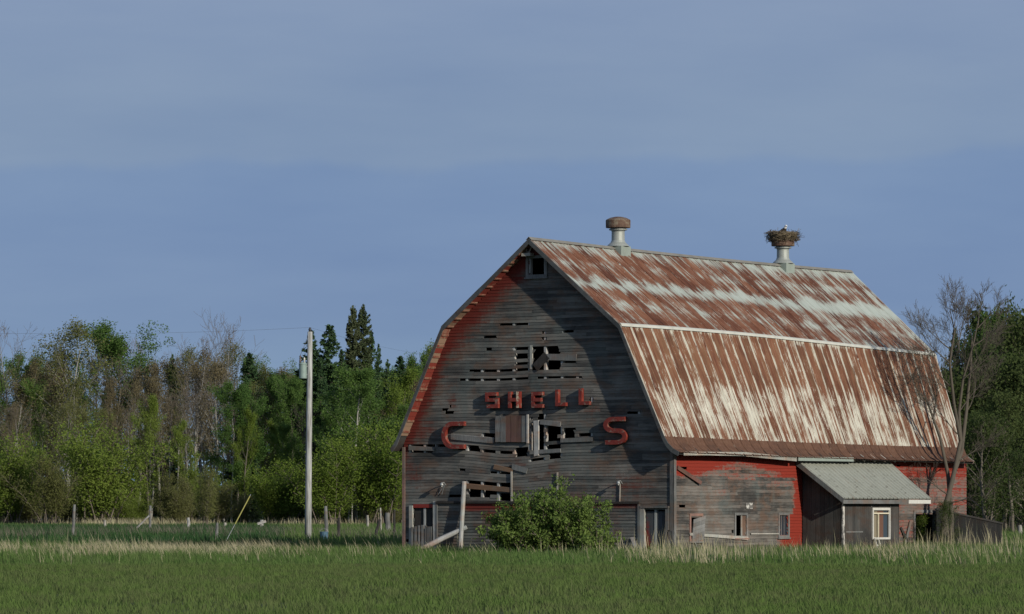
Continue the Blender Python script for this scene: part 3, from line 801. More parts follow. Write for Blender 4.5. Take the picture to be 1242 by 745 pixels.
# local: x outward from the barn wall, y along it
ty = lambda t: t - T0
mb = MB(); n = 9
for i in range(n):
    xa = .06 + (LX-.06)*i/n; xb = .06 + (LX-.06)*(i+1)/n - .006; h = 3.28 - (xa+xb)/2*.69
    mb.box(xa,-.012-.004*(i%2),0,xb,.02,h)
mb.build('wall', M['leanwood'], lean)['label'] = 'shaded end wall'
wy0, wz0 = SP(1058.5,652, W+LX); wy1, wz1 = SP(1077.5,619, W+LX); wy0, wy1 = ty(wy0), ty(wy1)
mb = MB(); D1 = T1 - T0; x = 0.; ya = .0
while ya < D1:
    yb = min(ya + rnd.uniform(.16,.21), D1)
    for za, zb in ((0, 2.05),):
        if yb > wy0 and ya < wy1:
            mb.box(LX-.02,ya,0,LX+.012,yb-.006,wz0); mb.box(LX-.02,ya,wz1,LX+.012,yb-.006,zb)
        else: mb.box(LX-.02,ya,0,LX+.012+.005*rnd.random(),yb-.006,zb)
    ya = yb
mb.build('wall', M['leanwood'], lean)['label'] = 'front wall with the window'
mb = MB()
for i in range(n):
    xa = .06 + (LX-.06)*i/n; xb = .06 + (LX-.06)*(i+1)/n - .006; mb.box(xa,D1-.02,0,xb,D1+.01,3.28-(xa+xb)/2*.69)
mb.build('wall', M['leanwood'], lean)['label'] = 'end wall towards the far end of the barn'
def peel():
    N = NT('peeling_white_corner'); n = N.noise(N.scale(N.obj(), (5,5,1.6)), 2, 5, .7); return N.pbr(N.mix(N.step(n,.46,.54), (.10,.098,.09), (.5,.48,.43)), .8)
pm = peel()
mb = MB(); mb.box(LX-.02,-.03,0,LX+.03,.10,2.0); mb.build('corner_board', pm, lean)
for q in ((LX+.02,wy0-.16,1.72,LX+.03,wy0-.1,2.0),(LX+.02,wy1+.1,1.72,LX+.03,wy1+.14,2.0),(LX+.018,.2,.78,LX+.035,1.5,.83)):
    mb = MB(); mb.box(*q); mb.build('batten', M['grey'], lean)
wn = MB()
fw = .075
for q in ((wy0-fw,wz0-fw,wy1+fw,wz0),(wy0-fw,wz1,wy1+fw,wz1+fw+.02),(wy0-fw,wz0,wy0,wz1),(wy1,wz0,wy1+fw,wz1)): wn.box(LX-.02,q[0],q[1],LX+.05,q[2],q[3])
wo = wn.build('window', M['white'], lean)
s = MB(); s.box(LX-.015,wy0,wz1-.14,LX+.03,wy1,wz1-.09); ym = wy0+(wy1-wy0)*.32; s.box(LX-.015,ym,wz0,LX+.03,ym+.05,wz1-.14); s.build('sash_bar', flat('cream', (.55,.50,.36), .6), wo)
s = MB(); s.box(LX-.06,wy0,wz0,LX-.05,wy1,wz1)
def curt():
    N = NT('curtain'); x, y, z = N.sep(N.obj()); f = N.math('DIVIDE', N.math('SUBTRACT', y, wy0), wy1-wy0)
    w = N.n('ShaderNodeTexWave'); N.put(w.inputs['Vector'], N.comb(N.math('MULTIPLY', f, 3.), 0.)); 
    c = N.mix(N.step(f,.36,.38), (.20,.175,.12), (.12,.062,.042)); c = N.mix(N.step(f,.74,.76), c, (.035,.052,.068))
    return N.pbr(c, .8)
s.build('curtain', curt(), wo)
# roof of the lean-to
V, F, UV = [], [], []
RA, RB_ = ty(8.72), ty(16.05)
ys = []; y = RA
while y < RB_:
    ys += [(y,0),(y+.03,.045),(y+.06,.045),(y+.09,0)]; y += .31
ys.append((RB_, 0)); nn = 9
for i in range(nn):
    f = i/(nn-1); xx = .03 + f*1.98; zz = 3.43 - 1.40*f + (.015 if f > .3 else .03) - .02*math.sin(f*math.pi)
    e = RB_ - .35*f
    for (yy, hh) in ys:
        y2 = RA + (yy-RA)/(RB_-RA)*(e-RA); wv = .015*mnoise.noise((y2*.8, f*2, 9))
        V.append((xx + hh*.6, y2, zz + hh*.8 + wv)); UV.append((yy, f*2))
m = len(ys)
for i in range(nn-1):
    for j in range(m-1): F.append((i*m+j, (i+1)*m+j, (i+1)*m+j+1, i*m+j+1))
o0 = len(V)
for i in range(nn):
    for j in range(m): q = V[i*m+j]; V.append((q[0], q[1], q[2]-.03)); UV.append(UV[i*m+j])
for i in range(nn-1):
    for j in range(m-1): F.append((o0+i*m+j, o0+i*m+j+1, o0+(i+1)*m+j+1, o0+(i+1)*m+j))
me = bpy.data.meshes.new('roof'); me.from_pydata(V, [], F); uvl = me.uv_layers.new(name='UVMap')
vi = np.zeros(len(me.loops), dtype=np.int32); me.loops.foreach_get('vertex_index', vi); uvl.data.foreach_set('uv', np.array(UV, dtype=np.float32)[vi].ravel())
me.materials.append(M['leanroof']); me.update(); lr = bpy.data.objects.new('roof', me); C.objects.link(lr); lr.parent = lean; lr['label'] = 'pale corrugated metal sheets'
mb = MB(); mb.bar((.04,RA+.01,3.34),(2.0,RA+.01,1.95),.16,.04,(0,0,1)); mb.build('rake_board', M['grey'], lr)
mb = MB(); mb.box(1.96,RA,1.84,2.0,RB_-2.2,1.985); mb.build('fascia_board', M['grey'], lr)
mb = MB(); mb.box(1.965,RB_-2.19,1.85,2.005,RB_-.4,1.99); mb.build('fascia_board', M['white'], lr)['label'] = 'white painted end of the fascia'
# broken sash leaning on the lean-to
fb = MB(); a = Vector(S3(1064.5,668.5,W+LX+.25)); a.z = .06
o1 = MW @ a
for p, q in (((0,0,0),(-.13,.04,.50)), ((0,.36,0),(-.13,.28,.47)), ((-.13,.02,.485),(-.13,.29,.485)), ((-.06,.02,.25),(-.06,.33,.22)), ((-.06,.32,.22),(-.02,.1,.03))): fb.bar(p, q, .05, .04)
so = tag(fb.build('broken_sash', M['white'], None, loc=o1), 'broken white window sash propped below the lean-to window', 'window sash'); so.rotation_euler = (0,0,-TH)

# low dark shed wall past the far end of the barn
M['nearblack'] = wood('near_black_boards', (.010,.010,.009), (.022,.021,.019), grain=(9,9,.7))  # near-black boards with a faint grain for the low shed
ls = thing('low_shed', 'low dark board shed with sloping top beside the far barn corner', 'shed', MW @ Vector((W+.2, 19.6, 0)), -TH)
mb = MB()
for i in range(26):
    ya = i*.22; h = 1.62 - ya*.10 + rnd.uniform(-.04,.04); mb.box(-.02-.01*(i%2),ya,0,.03,ya+.212,h)
mb.build('wall', M['nearblack'], ls)
mb = MB(); mb.add([(.10,-.05,1.60),(.10,5.8,1.03),(-1.6,5.8,1.5),(-1.6,-.05,2.0),(.10,-.05,1.65),(.10,5.8,1.08),(-1.6,5.8,1.55),(-1.6,-.05,2.05)], [(0,1,2,3),(7,6,5,4),(0,4,5,1),(1,5,6,2),(2,6,7,3),(3,7,4,0)])
# roof only behind the barn's end
mb2 = MB(); mb2.bar((.02,-.05,1.64),(.02,5.75,1.07),.07,.10,(0,0,1)); mb2.build('top_rail', M['darkwood'], ls)
mb = MB()
for i in range(8): xa = -.02-(i+1)*.22; mb.box(xa,5.68,0,xa+.212,5.72,1.02+.0*i)
mb.build('wall', M['nearblack'], ls)

# --- props against the gable ------------------------------------------------------
def wpt(px, py, y): return MW @ G3(px, py, y)
lg = MB(); p, q = wpt(506,672,-.9), wpt(566,639.5,-.16); p.z = .10; lg.tube([p, p.lerp(q,.5)+Vector((0,0,.03)), q], [.10,.095,.08], 8)
tag(lg.build('leaning_log', M['palebar']), 'bleached log lying slantwise against the gable by the half gate', 'log')
lg = MB(); p, q = wpt(558,668,-.35), wpt(563,584,-.12); p.z = 0; lg.tube([p, p.lerp(q,.5), q], [.075,.08,.085], 8)
tag(lg.build('upright_log', M['palebar']), 'pale round log standing upright against the gable below the broken boards', 'log')
bp = MB(); p, q = wpt(775,674,-.5), wpt(766.5,652,-.15); p.z = 0; bp.bar(p, q, .14, .03, (1,0,0)); tag(bp.build('plank', M['grey']), 'short grey plank leaning on the gable left of the plank door', 'plank')

# ------------------------------------------------------------------ vegetation
def fset(name, c1, c2, trans=.45, patch=None):
    N = NT(name); isl = N.island(); o = N.orand(); n = N.noise(N.obj(), .55, 3, .6)
    v = N.math('ADD', N.math('MULTIPLY', isl, .45), N.math('ADD', N.math('MULTIPLY', o, .45), N.math('MULTIPLY', N.math('SUBTRACT', n, .5), .7)))
    return N.leafy(N.mix(v, c1, c2), trans)
M['leaf_fresh'] = fset('leaf_fresh', (.120,.180,.030), (.205,.260,.058))
M['leaf_mid'] = fset('leaf_mid', (.075,.145,.038), (.140,.215,.055))
M['leaf_olive'] = fset('leaf_olive', (.130,.142,.046), (.200,.205,.082))
M['leaf_brown'] = fset('leaf_bud', (.140,.120,.066), (.205,.172,.094))
M['needle'] = fset('needles', (.036,.074,.034), (.076,.120,.052), .15)
M['needle_br'] = fset('needles_with_cones', (.042,.074,.034), (.095,.105,.054), .15)
M['bushleaf'] = fset('bush_leaf', (.085,.145,.030), (.205,.265,.080), .4)
M['darkleaf'] = fset('dark_leaf', (.050,.078,.026), (.100,.125,.044))
def bark(name, a, b):
    N = NT(name); n = N.noise(N.scale(N.obj(), (4,4,1.2)), 2, 5, .7); return N.pbr(N.mix(n, a, b), .9)
M['bark'] = bark('bark_grey', (.075,.066,.05), (.17,.15,.12))
M['darkbark'] = bark('bark_dark', (.050,.043,.032), (.120,.104,.080))
M['birch'] = bark('bark_pale', (.16,.15,.13), (.36,.35,.31))
M['twig'] = bark('bark_twig', (.10,.085,.065), (.18,.15,.12))

def segs_to_mesh(segs, name, mat):
    """segs: list of (p0,p1,r0,r1) -> frustums with 3 to 6 sides, grouped by sides"""
    Vs, Fs, off = [], [], 0
    A = np.array([[*s[0], *s[1], s[2], s[3]] for s in segs], dtype=float)
    for n, sel in ((6, A[:,6] > .06), (4, (A[:,6] <= .06) & (A[:,6] > .02)), (3, A[:,6] <= .02)):
        B = A[sel]
        if not len(B): continue
        d = B[:,3:6]-B[:,:3]; d /= np.linalg.norm(d, axis=1, keepdims=True)+1e-9
        ref = np.where(np.abs(d[:,2:3]) > .9, np.array([[1.,0,0]]), np.array([[0,0,1.]]))
        a = np.cross(d, ref); a /= np.linalg.norm(a, axis=1, keepdims=True); b = np.cross(d, a)
        th = 2*np.pi*np.arange(n)/n
        ring = a[:,None,:]*np.cos(th)[None,:,None] + b[:,None,:]*np.sin(th)[None,:,None]
        v = np.concatenate([B[:,None,:3]+ring*B[:,6][:,None,None], B[:,None,3:6]+ring*B[:,7][:,None,None]], axis=1)
        k = np.arange(n); base = np.arange(len(B))[:,None]*2*n
        f = np.stack([base+k, base+(k+1)%n, base+n+(k+1)%n, base+n+k], axis=-1).reshape(-1,4)
        Vs.append(v.reshape(-1,3)); Fs.append(f+off); off += v.shape[0]*v.shape[1]
    return np_mesh(name, np.concatenate(Vs), np.concatenate(Fs), mat, False).data

def leaf_mesh(P, size, name, mat, rg, aspect=.6, flat_=0.):
    n = len(P); s = size*rg.uniform(.6,1.3,(n,1))
    a = rg.normal(size=(n,3)); a[:,2] *= 1-flat_; a /= np.linalg.norm(a, axis=1, keepdims=True)
    b = np.cross(a, rg.normal(size=(n,3))); b /= np.linalg.norm(b, axis=1, keepdims=True)
    a *= s; b *= s*aspect
    V = np.stack([P-a, P+b*.9-a*.1, P+a, P-b*.9-a*.1], axis=1).reshape(-1,3)
    return np_mesh(name, V, np.arange(4*n).reshape(-1,4), mat, False).data

def rotv(v, axis, ang):
    return Matrix.Rotation(ang, 3, axis) @ v
def grow(rg, H, r0, clear=.3, nb=14, ang=(35,60), lr=.33, up=.25, levels=3, lean=0., wander=.06, sub=5, taper_top=.5, crown='oval', twig_r=.006):
    segs, tips = [], []
    def branch(p, d, l, r, lev):
        n = 4 if lev else 5; step = l/n
        for i in range(n):
            d = (d + Vector((rg.gauss(0,.10), rg.gauss(0,.10), rg.gauss(0,.06)+up*.18))).normalized()
            q = p + d*step; r1 = max(r*(1-.75*(i+1)/n), twig_r)
            segs.append((p, q, max(r*(1-.75*i/n), twig_r), r1))
            if lev < levels and i >= (1 if lev else 0):
                for _ in range(sub if i == n-1 else max(1, sub-2)):
                    ax = d.orthogonal(); ax = rotv(ax, d, rg.uniform(0, 2*math.pi))
                    branch(q, rotv(d, ax, R(rg.uniform(22,50))), l*rg.uniform(.32,.52), r1*.7, lev+1)
            p = q
            if lev >= levels-1: tips.append(p)
    p = Vector((0,0,0)); d = Vector((lean,0,1)).normalized(); n = 16; pts = [p]; rs = [r0]
    for i in range(n):
        d = (d + Vector((rg.gauss(0,wander), rg.gauss(0,wander), .12))).normalized(); p = p + d*(H/n); pts.append(p); rs.append(r0*(1-(i+1)/n)**.8+.012)
    for i in range(n): segs.append((pts[i], pts[i+1], rs[i], rs[i+1]))
    for k in range(nb):
        f = clear + (1-clear)*(k+rg.random())/nb; i = min(int(f*n), n-1); q = pts[i].lerp(pts[i+1], f*n-i)
        g = (f-clear)/(1-clear)
        shape = math.sin(math.pi*(.18+.78*g))**.7 if crown == 'oval' else (1-g)**.6*.95+.1 if crown == 'cone' else (.55+.5*g if g < .7 else 1.05-(g-.7)*1.8)
        a = rg.uniform(0, 2*math.pi); t = R(rg.uniform(*ang))*(1-.35*g)
        dv = Vector((math.sin(t)*math.cos(a), math.sin(t)*math.sin(a), math.cos(t)))
        branch(q, dv, H*lr*shape*rg.uniform(.75,1.2), rs[i]*.42, 1)
    return segs, tips

PROTO = {}
def proto(key, kind, seed, **kw): 
    rg = random.Random(seed); ng = np.random.default_rng(seed)
    H = kw.get('H', 12.)
    if kind == 'leafy':
        segs, tips = grow(rg, H, kw.get('r',.13), kw.get('clear',.3), kw.get('nb',16), kw.get('ang',(30,58)), kw.get('lr',.28), kw.get('up',.3), 2, 0, .05, kw.get('sub',4), crown=kw.get('crown','oval'))
        T = np.array([list(t) for t in tips]); n = kw.get('leaves', 7000)
        # a leaf cloud with its own holes: some tips stay thin, some are full
        w = ng.random(len(T))**1.6; w /= w.sum(); idx = ng.choice(len(T), n, p=w)
        P = T[idx] + np.clip(ng.normal(size=(n,3)), -1.6, 1.6)*kw.get('sig',.24)*.9
        PROTO[key] = (segs_to_mesh(segs, 'trunk', M[kw.get('bark','bark')]), leaf_mesh(P, kw.get('ls',.10), 'crown', M[kw['leaf']], ng), H)
    elif kind == 'bare':
        segs, tips = grow(rg, H, kw.get('r',.11), kw.get('clear',.4), kw.get('nb',20), kw.get('ang',(22,45)), kw.get('lr',.26), .35, 3, 0, .045, kw.get('sub',3), twig_r=kw.get('tr',.007))
        big = [s for s in segs if s[2] > .022]; small = [s for s in segs if s[2] <= .022]
        PROTO[key] = (segs_to_mesh(big, 'trunk', M[kw.get('bark','birch')]), segs_to_mesh(small, 'twigs', M['twig']), H)
    elif kind == 'spruce':
        segs, P = [], []; r = kw.get('r', .16); wd = kw.get('wd', 2.2); col = kw.get('col', 0.)
        n = 14
        for i in range(n): segs.append(((0,0,H*i/n),(0,0,H*(i+1)/n), r*(1-i/n)+.01, r*(1-(i+1)/n)+.01))
        z = H*kw.get('base', .06)
        while z < H*.985:
            g = z/H; rad = wd*((1-g)**.75*(1-col) + col*(.55 if g < .9 else .55*(1-g)*10)) + .10
            nbr = rg.randint(6,9)
            for k in range(nbr):
                a = rg.uniform(0, 2*math.pi); l = rad*rg.uniform(.55,1.18); droop = -.30*(1-g) + .15*g + rg.gauss(0,.08) + (.35 if col else 0)
                if rg.random() < .08: continue
                d = Vector((math.cos(a), math.sin(a), droop)).normalized(); p0 = Vector((0,0,z)); p1 = p0 + d*l*.6; p2 = p1 + (d+Vector((0,0,.22))).normalized()*l*.4
                segs.append((p0, p1, .022, .012)); segs.append((p1, p2, .012, .006))
                m = max(3, int(l*kw.get('dens', 22)))
                for q in range(m):
                    f = rg.random()**.65; c = p0.lerp(p1, f/.6) if f < .6 else p1.lerp(p2, (f-.6)/.4)
                    sw = .30*l*(1-f*.7)*.5
                    P.append((c.x - d.y*rg.gauss(0,sw), c.y + d.x*rg.gauss(0,sw), c.z + rg.gauss(0,.07) - .03))
            z += rg.uniform(.22,.36)*kw.get('gap',1.)
        P.append((0,0,H)); P = np.array(P + [(rg.gauss(0,.05), rg.gauss(0,.05), H*(.955+.045*rg.random())) for _ in range(60)])
        PROTO[key] = (segs_to_mesh(segs, 'trunk', M['bark']), leaf_mesh(P, kw.get('ls',.17), 'crown', M[kw.get('leaf','needle')], ng, .45, .45), H)
    elif kind == 'shrub':
        segs, T = [], []; wd = kw.get('wd', 1.6); ns = kw.get('ns', 12)
        for k in range(ns):
            a = rg.uniform(0, 2*math.pi); t = rg.uniform(.05,.55); p = Vector((rg.gauss(0,.25),rg.gauss(0,.25),0)); d = Vector((math.sin(t)*math.cos(a)*wd/H*1.6, math.sin(t)*math.sin(a)*wd/H*1.6, 1)).normalized(); l = H*rg.uniform(.6,1.); r = .035
            for i in range(6):
                d = (d+Vector((rg.gauss(0,.09),rg.gauss(0,.09),.05))).normalized(); q = p+d*l/6; segs.append((p,q,r*(1-i/7),r*(1-(i+1)/7))); p = q
                if i > 0:
                    for _ in range(4):
                        a2 = rg.uniform(0,2*math.pi); d2 = (d*.7+Vector((math.cos(a2),math.sin(a2),rg.uniform(-.1,.6)))*.8).normalized(); l2 = l*.2*rg.uniform(.5,1.3)
                        e = p+d2*l2; segs.append((p,e,.010,.005)); T += [p.lerp(e,.5), e]
        T = np.array([list(t) for t in T]); n = kw.get('leaves', 5000); w = ng.random(len(T))**1.5; w /= w.sum()
        P = T[ng.choice(len(T), n, p=w)] + ng.normal(size=(n,3))*kw.get('sig',.20); P[:,2] = np.abs(P[:,2])
        PROTO[key] = (segs_to_mesh(segs, 'trunk', M['twig']), leaf_mesh(P, kw.get('ls',.09), 'crown', M[kw['leaf']], ng), H)

proto('aspen1','leafy',11,H=13,leaf='leaf_mid',bark='birch',lr=.24,leaves=17000,ls=.075)
proto('aspen2','leafy',12,H=12,leaf='leaf_fresh',bark='bark',lr=.22,clear=.18,nb=18,leaves=15000,ls=.07)
proto('aspen3','leafy',13,H=13,leaf='leaf_mid',bark='bark',lr=.30,nb=18,leaves=24000,ls=.075,sig=.24)
proto('olive1','leafy',21,H=13,leaf='leaf_olive',bark='birch',lr=.28,clear=.35,leaves=6500,ls=.07,sig=.3)
proto('olive2','leafy',22,H=12,leaf='leaf_olive',bark='bark',lr=.24,clear=.2,nb=18,leaves=7500,ls=.072,sig=.3)
proto('bud1','leafy',31,H=13,leaf='leaf_brown',bark='bark',lr=.24,clear=.3,nb=20,sub=5,leaves=5200,ls=.078,sig=.26,ang=(20,45))
proto('bud2','leafy',32,H=12,leaf='leaf_brown',bark='birch',lr=.22,clear=.35,nb=20,sub=5,leaves=3600,ls=.078,sig=.26,ang=(20,45))
proto('bare1','bare',41,H=13)
proto('bare2','bare',42,H=12,lr=.30,nb=16)
proto('spruce1','spruce',51,H=14,wd=2.3,dens=70,ls=.12)
proto('spruce2','spruce',52,H=13,wd=1.9,dens=60,gap=1.,ls=.12)
proto('fir','spruce',53,H=18,wd=1.7,col=.72,dens=90,ls=.12,leaf='needle_br',base=.25)
proto('shrub1','shrub',61,H=4,wd=2.2,leaf='leaf_fresh',leaves=16000,ls=.052)
proto('shrub2','shrub',62,H=4,wd=1.8,leaf='leaf_olive',leaves=11000,ls=.048)
proto('dark1','leafy',71,H=10,leaf='darkleaf',lr=.34,clear=.12,nb=20,leaves=9000,ls=.11,sig=.4)
proto('dark2','leafy',72,H=9,leaf='darkleaf',lr=.32,clear=.15,nb=18,leaves=7000,ls=.10,sig=.36)
proto('dark3','leafy',73,H=7,leaf='darkleaf',lr=.34,clear=.06,nb=20,leaves=5000,ls=.08,sig=.3)

NAMES = {'aspen':'aspen_tree','olive':'birch_tree','bud':'budding_tree','bare':'bare_tree','spruce':'spruce_tree','fir':'fir_tree','shrub':'shrub','dark':'leafy_tree'}
def plant(key, x, y, h, label, group=None, wide=1., cat='tree', rot=None):
    tm, cm, H = PROTO[key]; nm = NAMES[''.join(c for c in key if c.isalpha())]
    o = thing(nm, label, 'shrub' if nm == 'shrub' else cat, (x, y, 0), rnd.uniform(0, 6.28) if rot is None else rot, group)
    s = h / H; o.scale = (s*wide, s*wide, s)
    for me in (tm, cm):
        c = bpy.data.objects.new(me.name.split('.')[0], me); C.objects.link(c); c.parent = o
    return o
def plant_px(key, px, top, Y, label, group=None, wide=1., cat='tree'):
    p = at(px, top, Y); return plant(key, p.x, p.y, p.z, label, group, wide, cat)

# trees one can single out in the left wood
for key, px, top, Y, lab, wd in (
    ('fir',428,371,392,'tallest dark fir, left one of a close pair, in the wood behind the utility pole',.85),
    ('fir',441,369,394,'tallest dark fir, right one of a close pair, in the wood behind the utility pole',.85),
    ('spruce1',399,394,388,'dark spruce just right of the utility pole top',1.4),
    ('spruce2',378,401,393,'dark spruce whose tip stands right behind the utility pole top',1.3),
    ('spruce1',414,424,391,'slim dark spruce between the pole spruces and the pair of tallest firs',1.),
    ('spruce1',389,434,385,'lower dark spruce right beside the utility pole',.9),
    ('spruce2',470,436,390,'short pointed spruce between the thin brownish spruce and the barn side one',.75),
    ('spruce1',450,402,395,'pointed green spruce pressed against the right side of the tallest firs',.7),
    ('spruce2',459,417,396,'thin brownish spruce just right of the pair of tallest firs',.6),
    ('spruce1',486,432,386,'dark bluish spruce standing clear nearest the barn gable',1.35),
    ('spruce1',302,428,391,'dark pointed spruce in the middle of the left wood',1.3),
    ('spruce2',209,430,396,'thin spruce with a browned top above the leafless trees',.8),
    ('spruce1',311,557,366,'small young spruce at the wood edge left of the utility pole',1.),
    ('aspen3',135,425,398,'round topped dark green leafy tree towering left in the wood',1.2),
    ('olive1',80,417,384,'birch with white forked trunk and thin leaves',1.25),
    ('aspen2',181,492,366,'narrow bright green young aspen with a spire shape at the wood edge',.85),
    ('aspen2',226,520,364,'bright green young aspen in front of grey leafless stems',.9),
    ('aspen3',288,486,370,'dense bright green aspen left of the small spruce',1.05),
    ('aspen1',432,462,366,'light green aspen with a white trunk between pole and barn',1.25),
    ('aspen2',500,462,372,'light leafy aspen half hidden behind the barn gable',1.1),
    ('aspen2',516,436,398,'thin pale tree rising beside the left rake of the barn',.7),
    ('shrub1',8,536,352,'wide yellow green shrub at the left end of the wood edge',1.15),
    ('shrub1',118,524,354,'broad yellow green shrub below the white forked birch',1.2),
    ('shrub2',60,560,348,'low olive shrub in the gap between two yellow green shrubs',1.1),
    ('shrub1',402,548,350,'yellow green shrub right of the utility pole at the wood edge',1.2),
    ('shrub1',462,520,352,'tall yellow green shrub beside the barn gable',1.1),
    ('shrub2',248,575,330,'thin dark stemmed shrub standing forward in the meadow',.9),
    ('bare1',240,432,388,'leafless grey tree with a white stem left of the pointed spruce',1.),
    ('bare2',275,425,392,'leafless tree with a feathery top beside the pointed spruce',1.),
    ('bare1',12,420,390,'leafless tree standing highest at the left edge of the wood',1.)):
    plant_px(key, px, top, Y, lab, None, wd)
# the rest of the wood, row behind row
GL = {'aspen':('green leafed aspen among the packed trees of the left wood','aspens packed in the left wood'),
      'olive':('thinly leafed birch among the packed trees of the left wood','birches packed in the left wood'),
      'bud':('brown budding tree among the packed trees of the left wood','budding trees packed in the left wood'),
      'bare':('leafless tree among the packed trees of the left wood','leafless trees packed in the left wood'),
      'spruce':('dark spruce among the packed trees of the left wood','spruces packed in the left wood'),
      'shrub':('shrub along the foot of the left wood','shrubs along the foot of the left wood')}
rw = random.Random(21)
def base(k): return ''.join(c for c in k if c.isalpha())
for Y, top0, step, kinds in ((372,500,30,('bud1','olive2','aspen2','bare1','olive1','bare2','bare1')), (384,462,25,('bud1','bud2','olive1','bare1','aspen3','bud2')),
                        (398,446,22,('bud1','bud2','olive1','bare1','aspen1','spruce1','bud1')), (412,447,22,('bud1','olive1','bare2','spruce2','aspen3'))):
    px = -50 + rw.uniform(0,15)
    while px < 600:
        k = rw.choice(kinds); b = base(k)
        if 160 < px < 300 and Y > 376 and rw.random() < .75: k = rw.choice(('bud1','bud2','bare1','bud2')); b = base(k)
        if 330 < px < 520 and rw.random() < .6: k = rw.choice(('aspen1','aspen3','spruce1','aspen1')); b = base(k)
        t = top0 + rw.uniform(-10,16)
        if 335 < px < 520: t = max(t, 456) + rw.uniform(0,22)
        if 300 < px < 345: t += 10
        if px < 60: t += 12
        for q in (302,302,209,399,378,434,459,486):
            if abs(px-q) < 17 and Y < 396: t = max(t, (474 if q > 350 else 472) + rw.uniform(0,15))
        plant_px(k, px, t, Y + rw.uniform(-5,5), GL[b][0], GL[b][1], rw.uniform(.62,.95)); px += step*rw.uniform(.55,1.0)
px = -30
while px < 580:
    if rw.random() < .75:
        k = rw.choice(('shrub1','shrub2','shrub2')); plant_px(k, px, 590 + rw.uniform(-22,16), 358 + rw.uniform(-6,8), *GL['shrub'], rw.uniform(.9,1.4))
    px += rw.uniform(9,17)

# right wood
for key, px, top, Y, lab, wd in (
    ('dark1',1217,404,268,'tall dark tree behind the bare tree right of the barn',.6),
    ('aspen1',1203,400,262,'thin topped green tree rising right of the bare tree',.6),
    ('dark2',1238,414,255,'dark green leafy tree at the right edge of the picture',1.),
    ('spruce2',1158,398,262,'dark spruce behind the bare tree and the far roof edge',.8),
    ('dark3',1196,520,232,'rounded olive bush tree behind the low dark shed',1.1),
    ('dark2',1228,500,236,'darker leafy young tree right of the low dark shed',1.1),
    ('dark3',1246,560,226,'low olive tree at the lower right edge of the wood',1.2)):
    plant_px(key, px, top, Y, lab, None, wd)
for Y, top0, step, kinds in ((240,520,20,('dark3','dark2','dark3','dark1')), (254,462,20,('dark1','dark2','dark1')), (268,432,20,('dark1','dark1','aspen1','bud1')), (284,420,19,('dark1','dark2','spruce1','dark1'))):
    px = 1120 + rw.uniform(0,12)
    while px < 1340:
        k = rw.choice(kinds); t = top0 + rw.uniform(-10,25)
        if px < 1200: t = max(t, 462 + rw.uniform(0,25))
        elif px < 1232: t = max(t, 425 + rw.uniform(0,20))
        plant_px(k, px, t, Y + rw.uniform(-4,4), 'dark green tree packed into the wood right of the barn', 'trees of the right wood', rw.uniform(.9,1.2)); px += step*rw.uniform(.8,1.2)

# a far mass of wood closing the gaps
ng = np.random.default_rng(3)
def woodmass(name, x0, x1, y0, y1, h, n, mat, ls):
    P = np.stack([ng.uniform(x0,x1,n), ng.uniform(y0,y1,n), np.zeros(n)], 1)
    hh = h*(.70+.22*np.sin(P[:,0]*.7+1.3*np.sin(P[:,0]*.31))+.10*np.sin(P[:,0]*2.1+P[:,1]))
    P[:,2] = ng.random(n)**1.15*hh
    me = leaf_mesh(P, ls, name, mat, ng); o = bpy.data.objects.new(name, me); C.objects.link(o); o['kind'] = 'stuff'; return o
woodmass('far_wood', -75, 150, 432, 448, 13.0, 90000, M['darkleaf'], .30)
woodmass('far_wood', -75, 40, 408, 424, 6.5, 60000, M['leaf_brown'], .20)
woodmass('far_wood', 24, 90, 296, 306, 8.5, 30000, M['darkleaf'], .26)

# leafy bush before the gable
rg = random.Random(91); ngb = np.random.default_rng(91)
bx = ground(665, 137.6)
bush = thing('bush', 'big round leafy green bush in front of the barn gable', 'bush', (bx.x, bx.y, 0)); bush.scale = (.88, .95, 1.0)
segs, T = [], []
for k in range(84):
    a = rg.uniform(0, 2*math.pi); t = rg.uniform(.05, 1.0) if k < 56 else rg.uniform(.9, 1.5); p = Vector((rg.gauss(0,.7), rg.gauss(0,.35), 0))
    d = Vector((math.sin(t)*math.cos(a)*1.25, math.sin(t)*math.sin(a)*.8, math.cos(t)*1.0+.10)).normalized()
    l = 1.0/ math.sqrt((d.x/2.35)**2 + (d.y/1.6)**2 + (d.z/1.95)**2) * (rg.uniform(.74,1.06) if k % 7 else rg.uniform(1.08,1.30)); r = .028
    for i in range(7):
        d = (d+Vector((rg.gauss(0,.08),rg.gauss(0,.08),rg.gauss(0.0,.06)))).normalized(); q = p+d*l/7; segs.append((p,q,r*(1-i/8),r*(1-(i+1)/8))); p = q
        if i > 0:
            for _ in range(5):
                a2 = rg.uniform(0,2*math.pi); d2 = (d*.8+Vector((math.cos(a2),math.sin(a2),rg.uniform(-.3,.6)))*.8).normalized(); e = p+d2*rg.uniform(.12,.4)
                segs.append((p,e,.007,.003)); T += [p.lerp(e,.6), e]
T = np.array([list(t) for t in T]); n = 30000; w = ngb.random(len(T))**1.4; w /= w.sum()
P = T[ngb.choice(len(T), n, p=w)] + ngb.normal(size=(n,3))*.085; P[:,2] = np.abs(P[:,2])
for me in (segs_to_mesh(segs, 'stems', M['twig']), leaf_mesh(P, .062, 'foliage', M['bushleaf'], ngb)):
    o = bpy.data.objects.new(me.name, me); C.objects.link(o); o.parent = bush
# bush growing in the open doorway
q = MW @ Vector((W-.55, SP(1119,640)[0]+.2, 0))
plant('shrub1', q.x, q.y, 1.55, 'green bush growing inside the open doorway of the barn', None, .9)

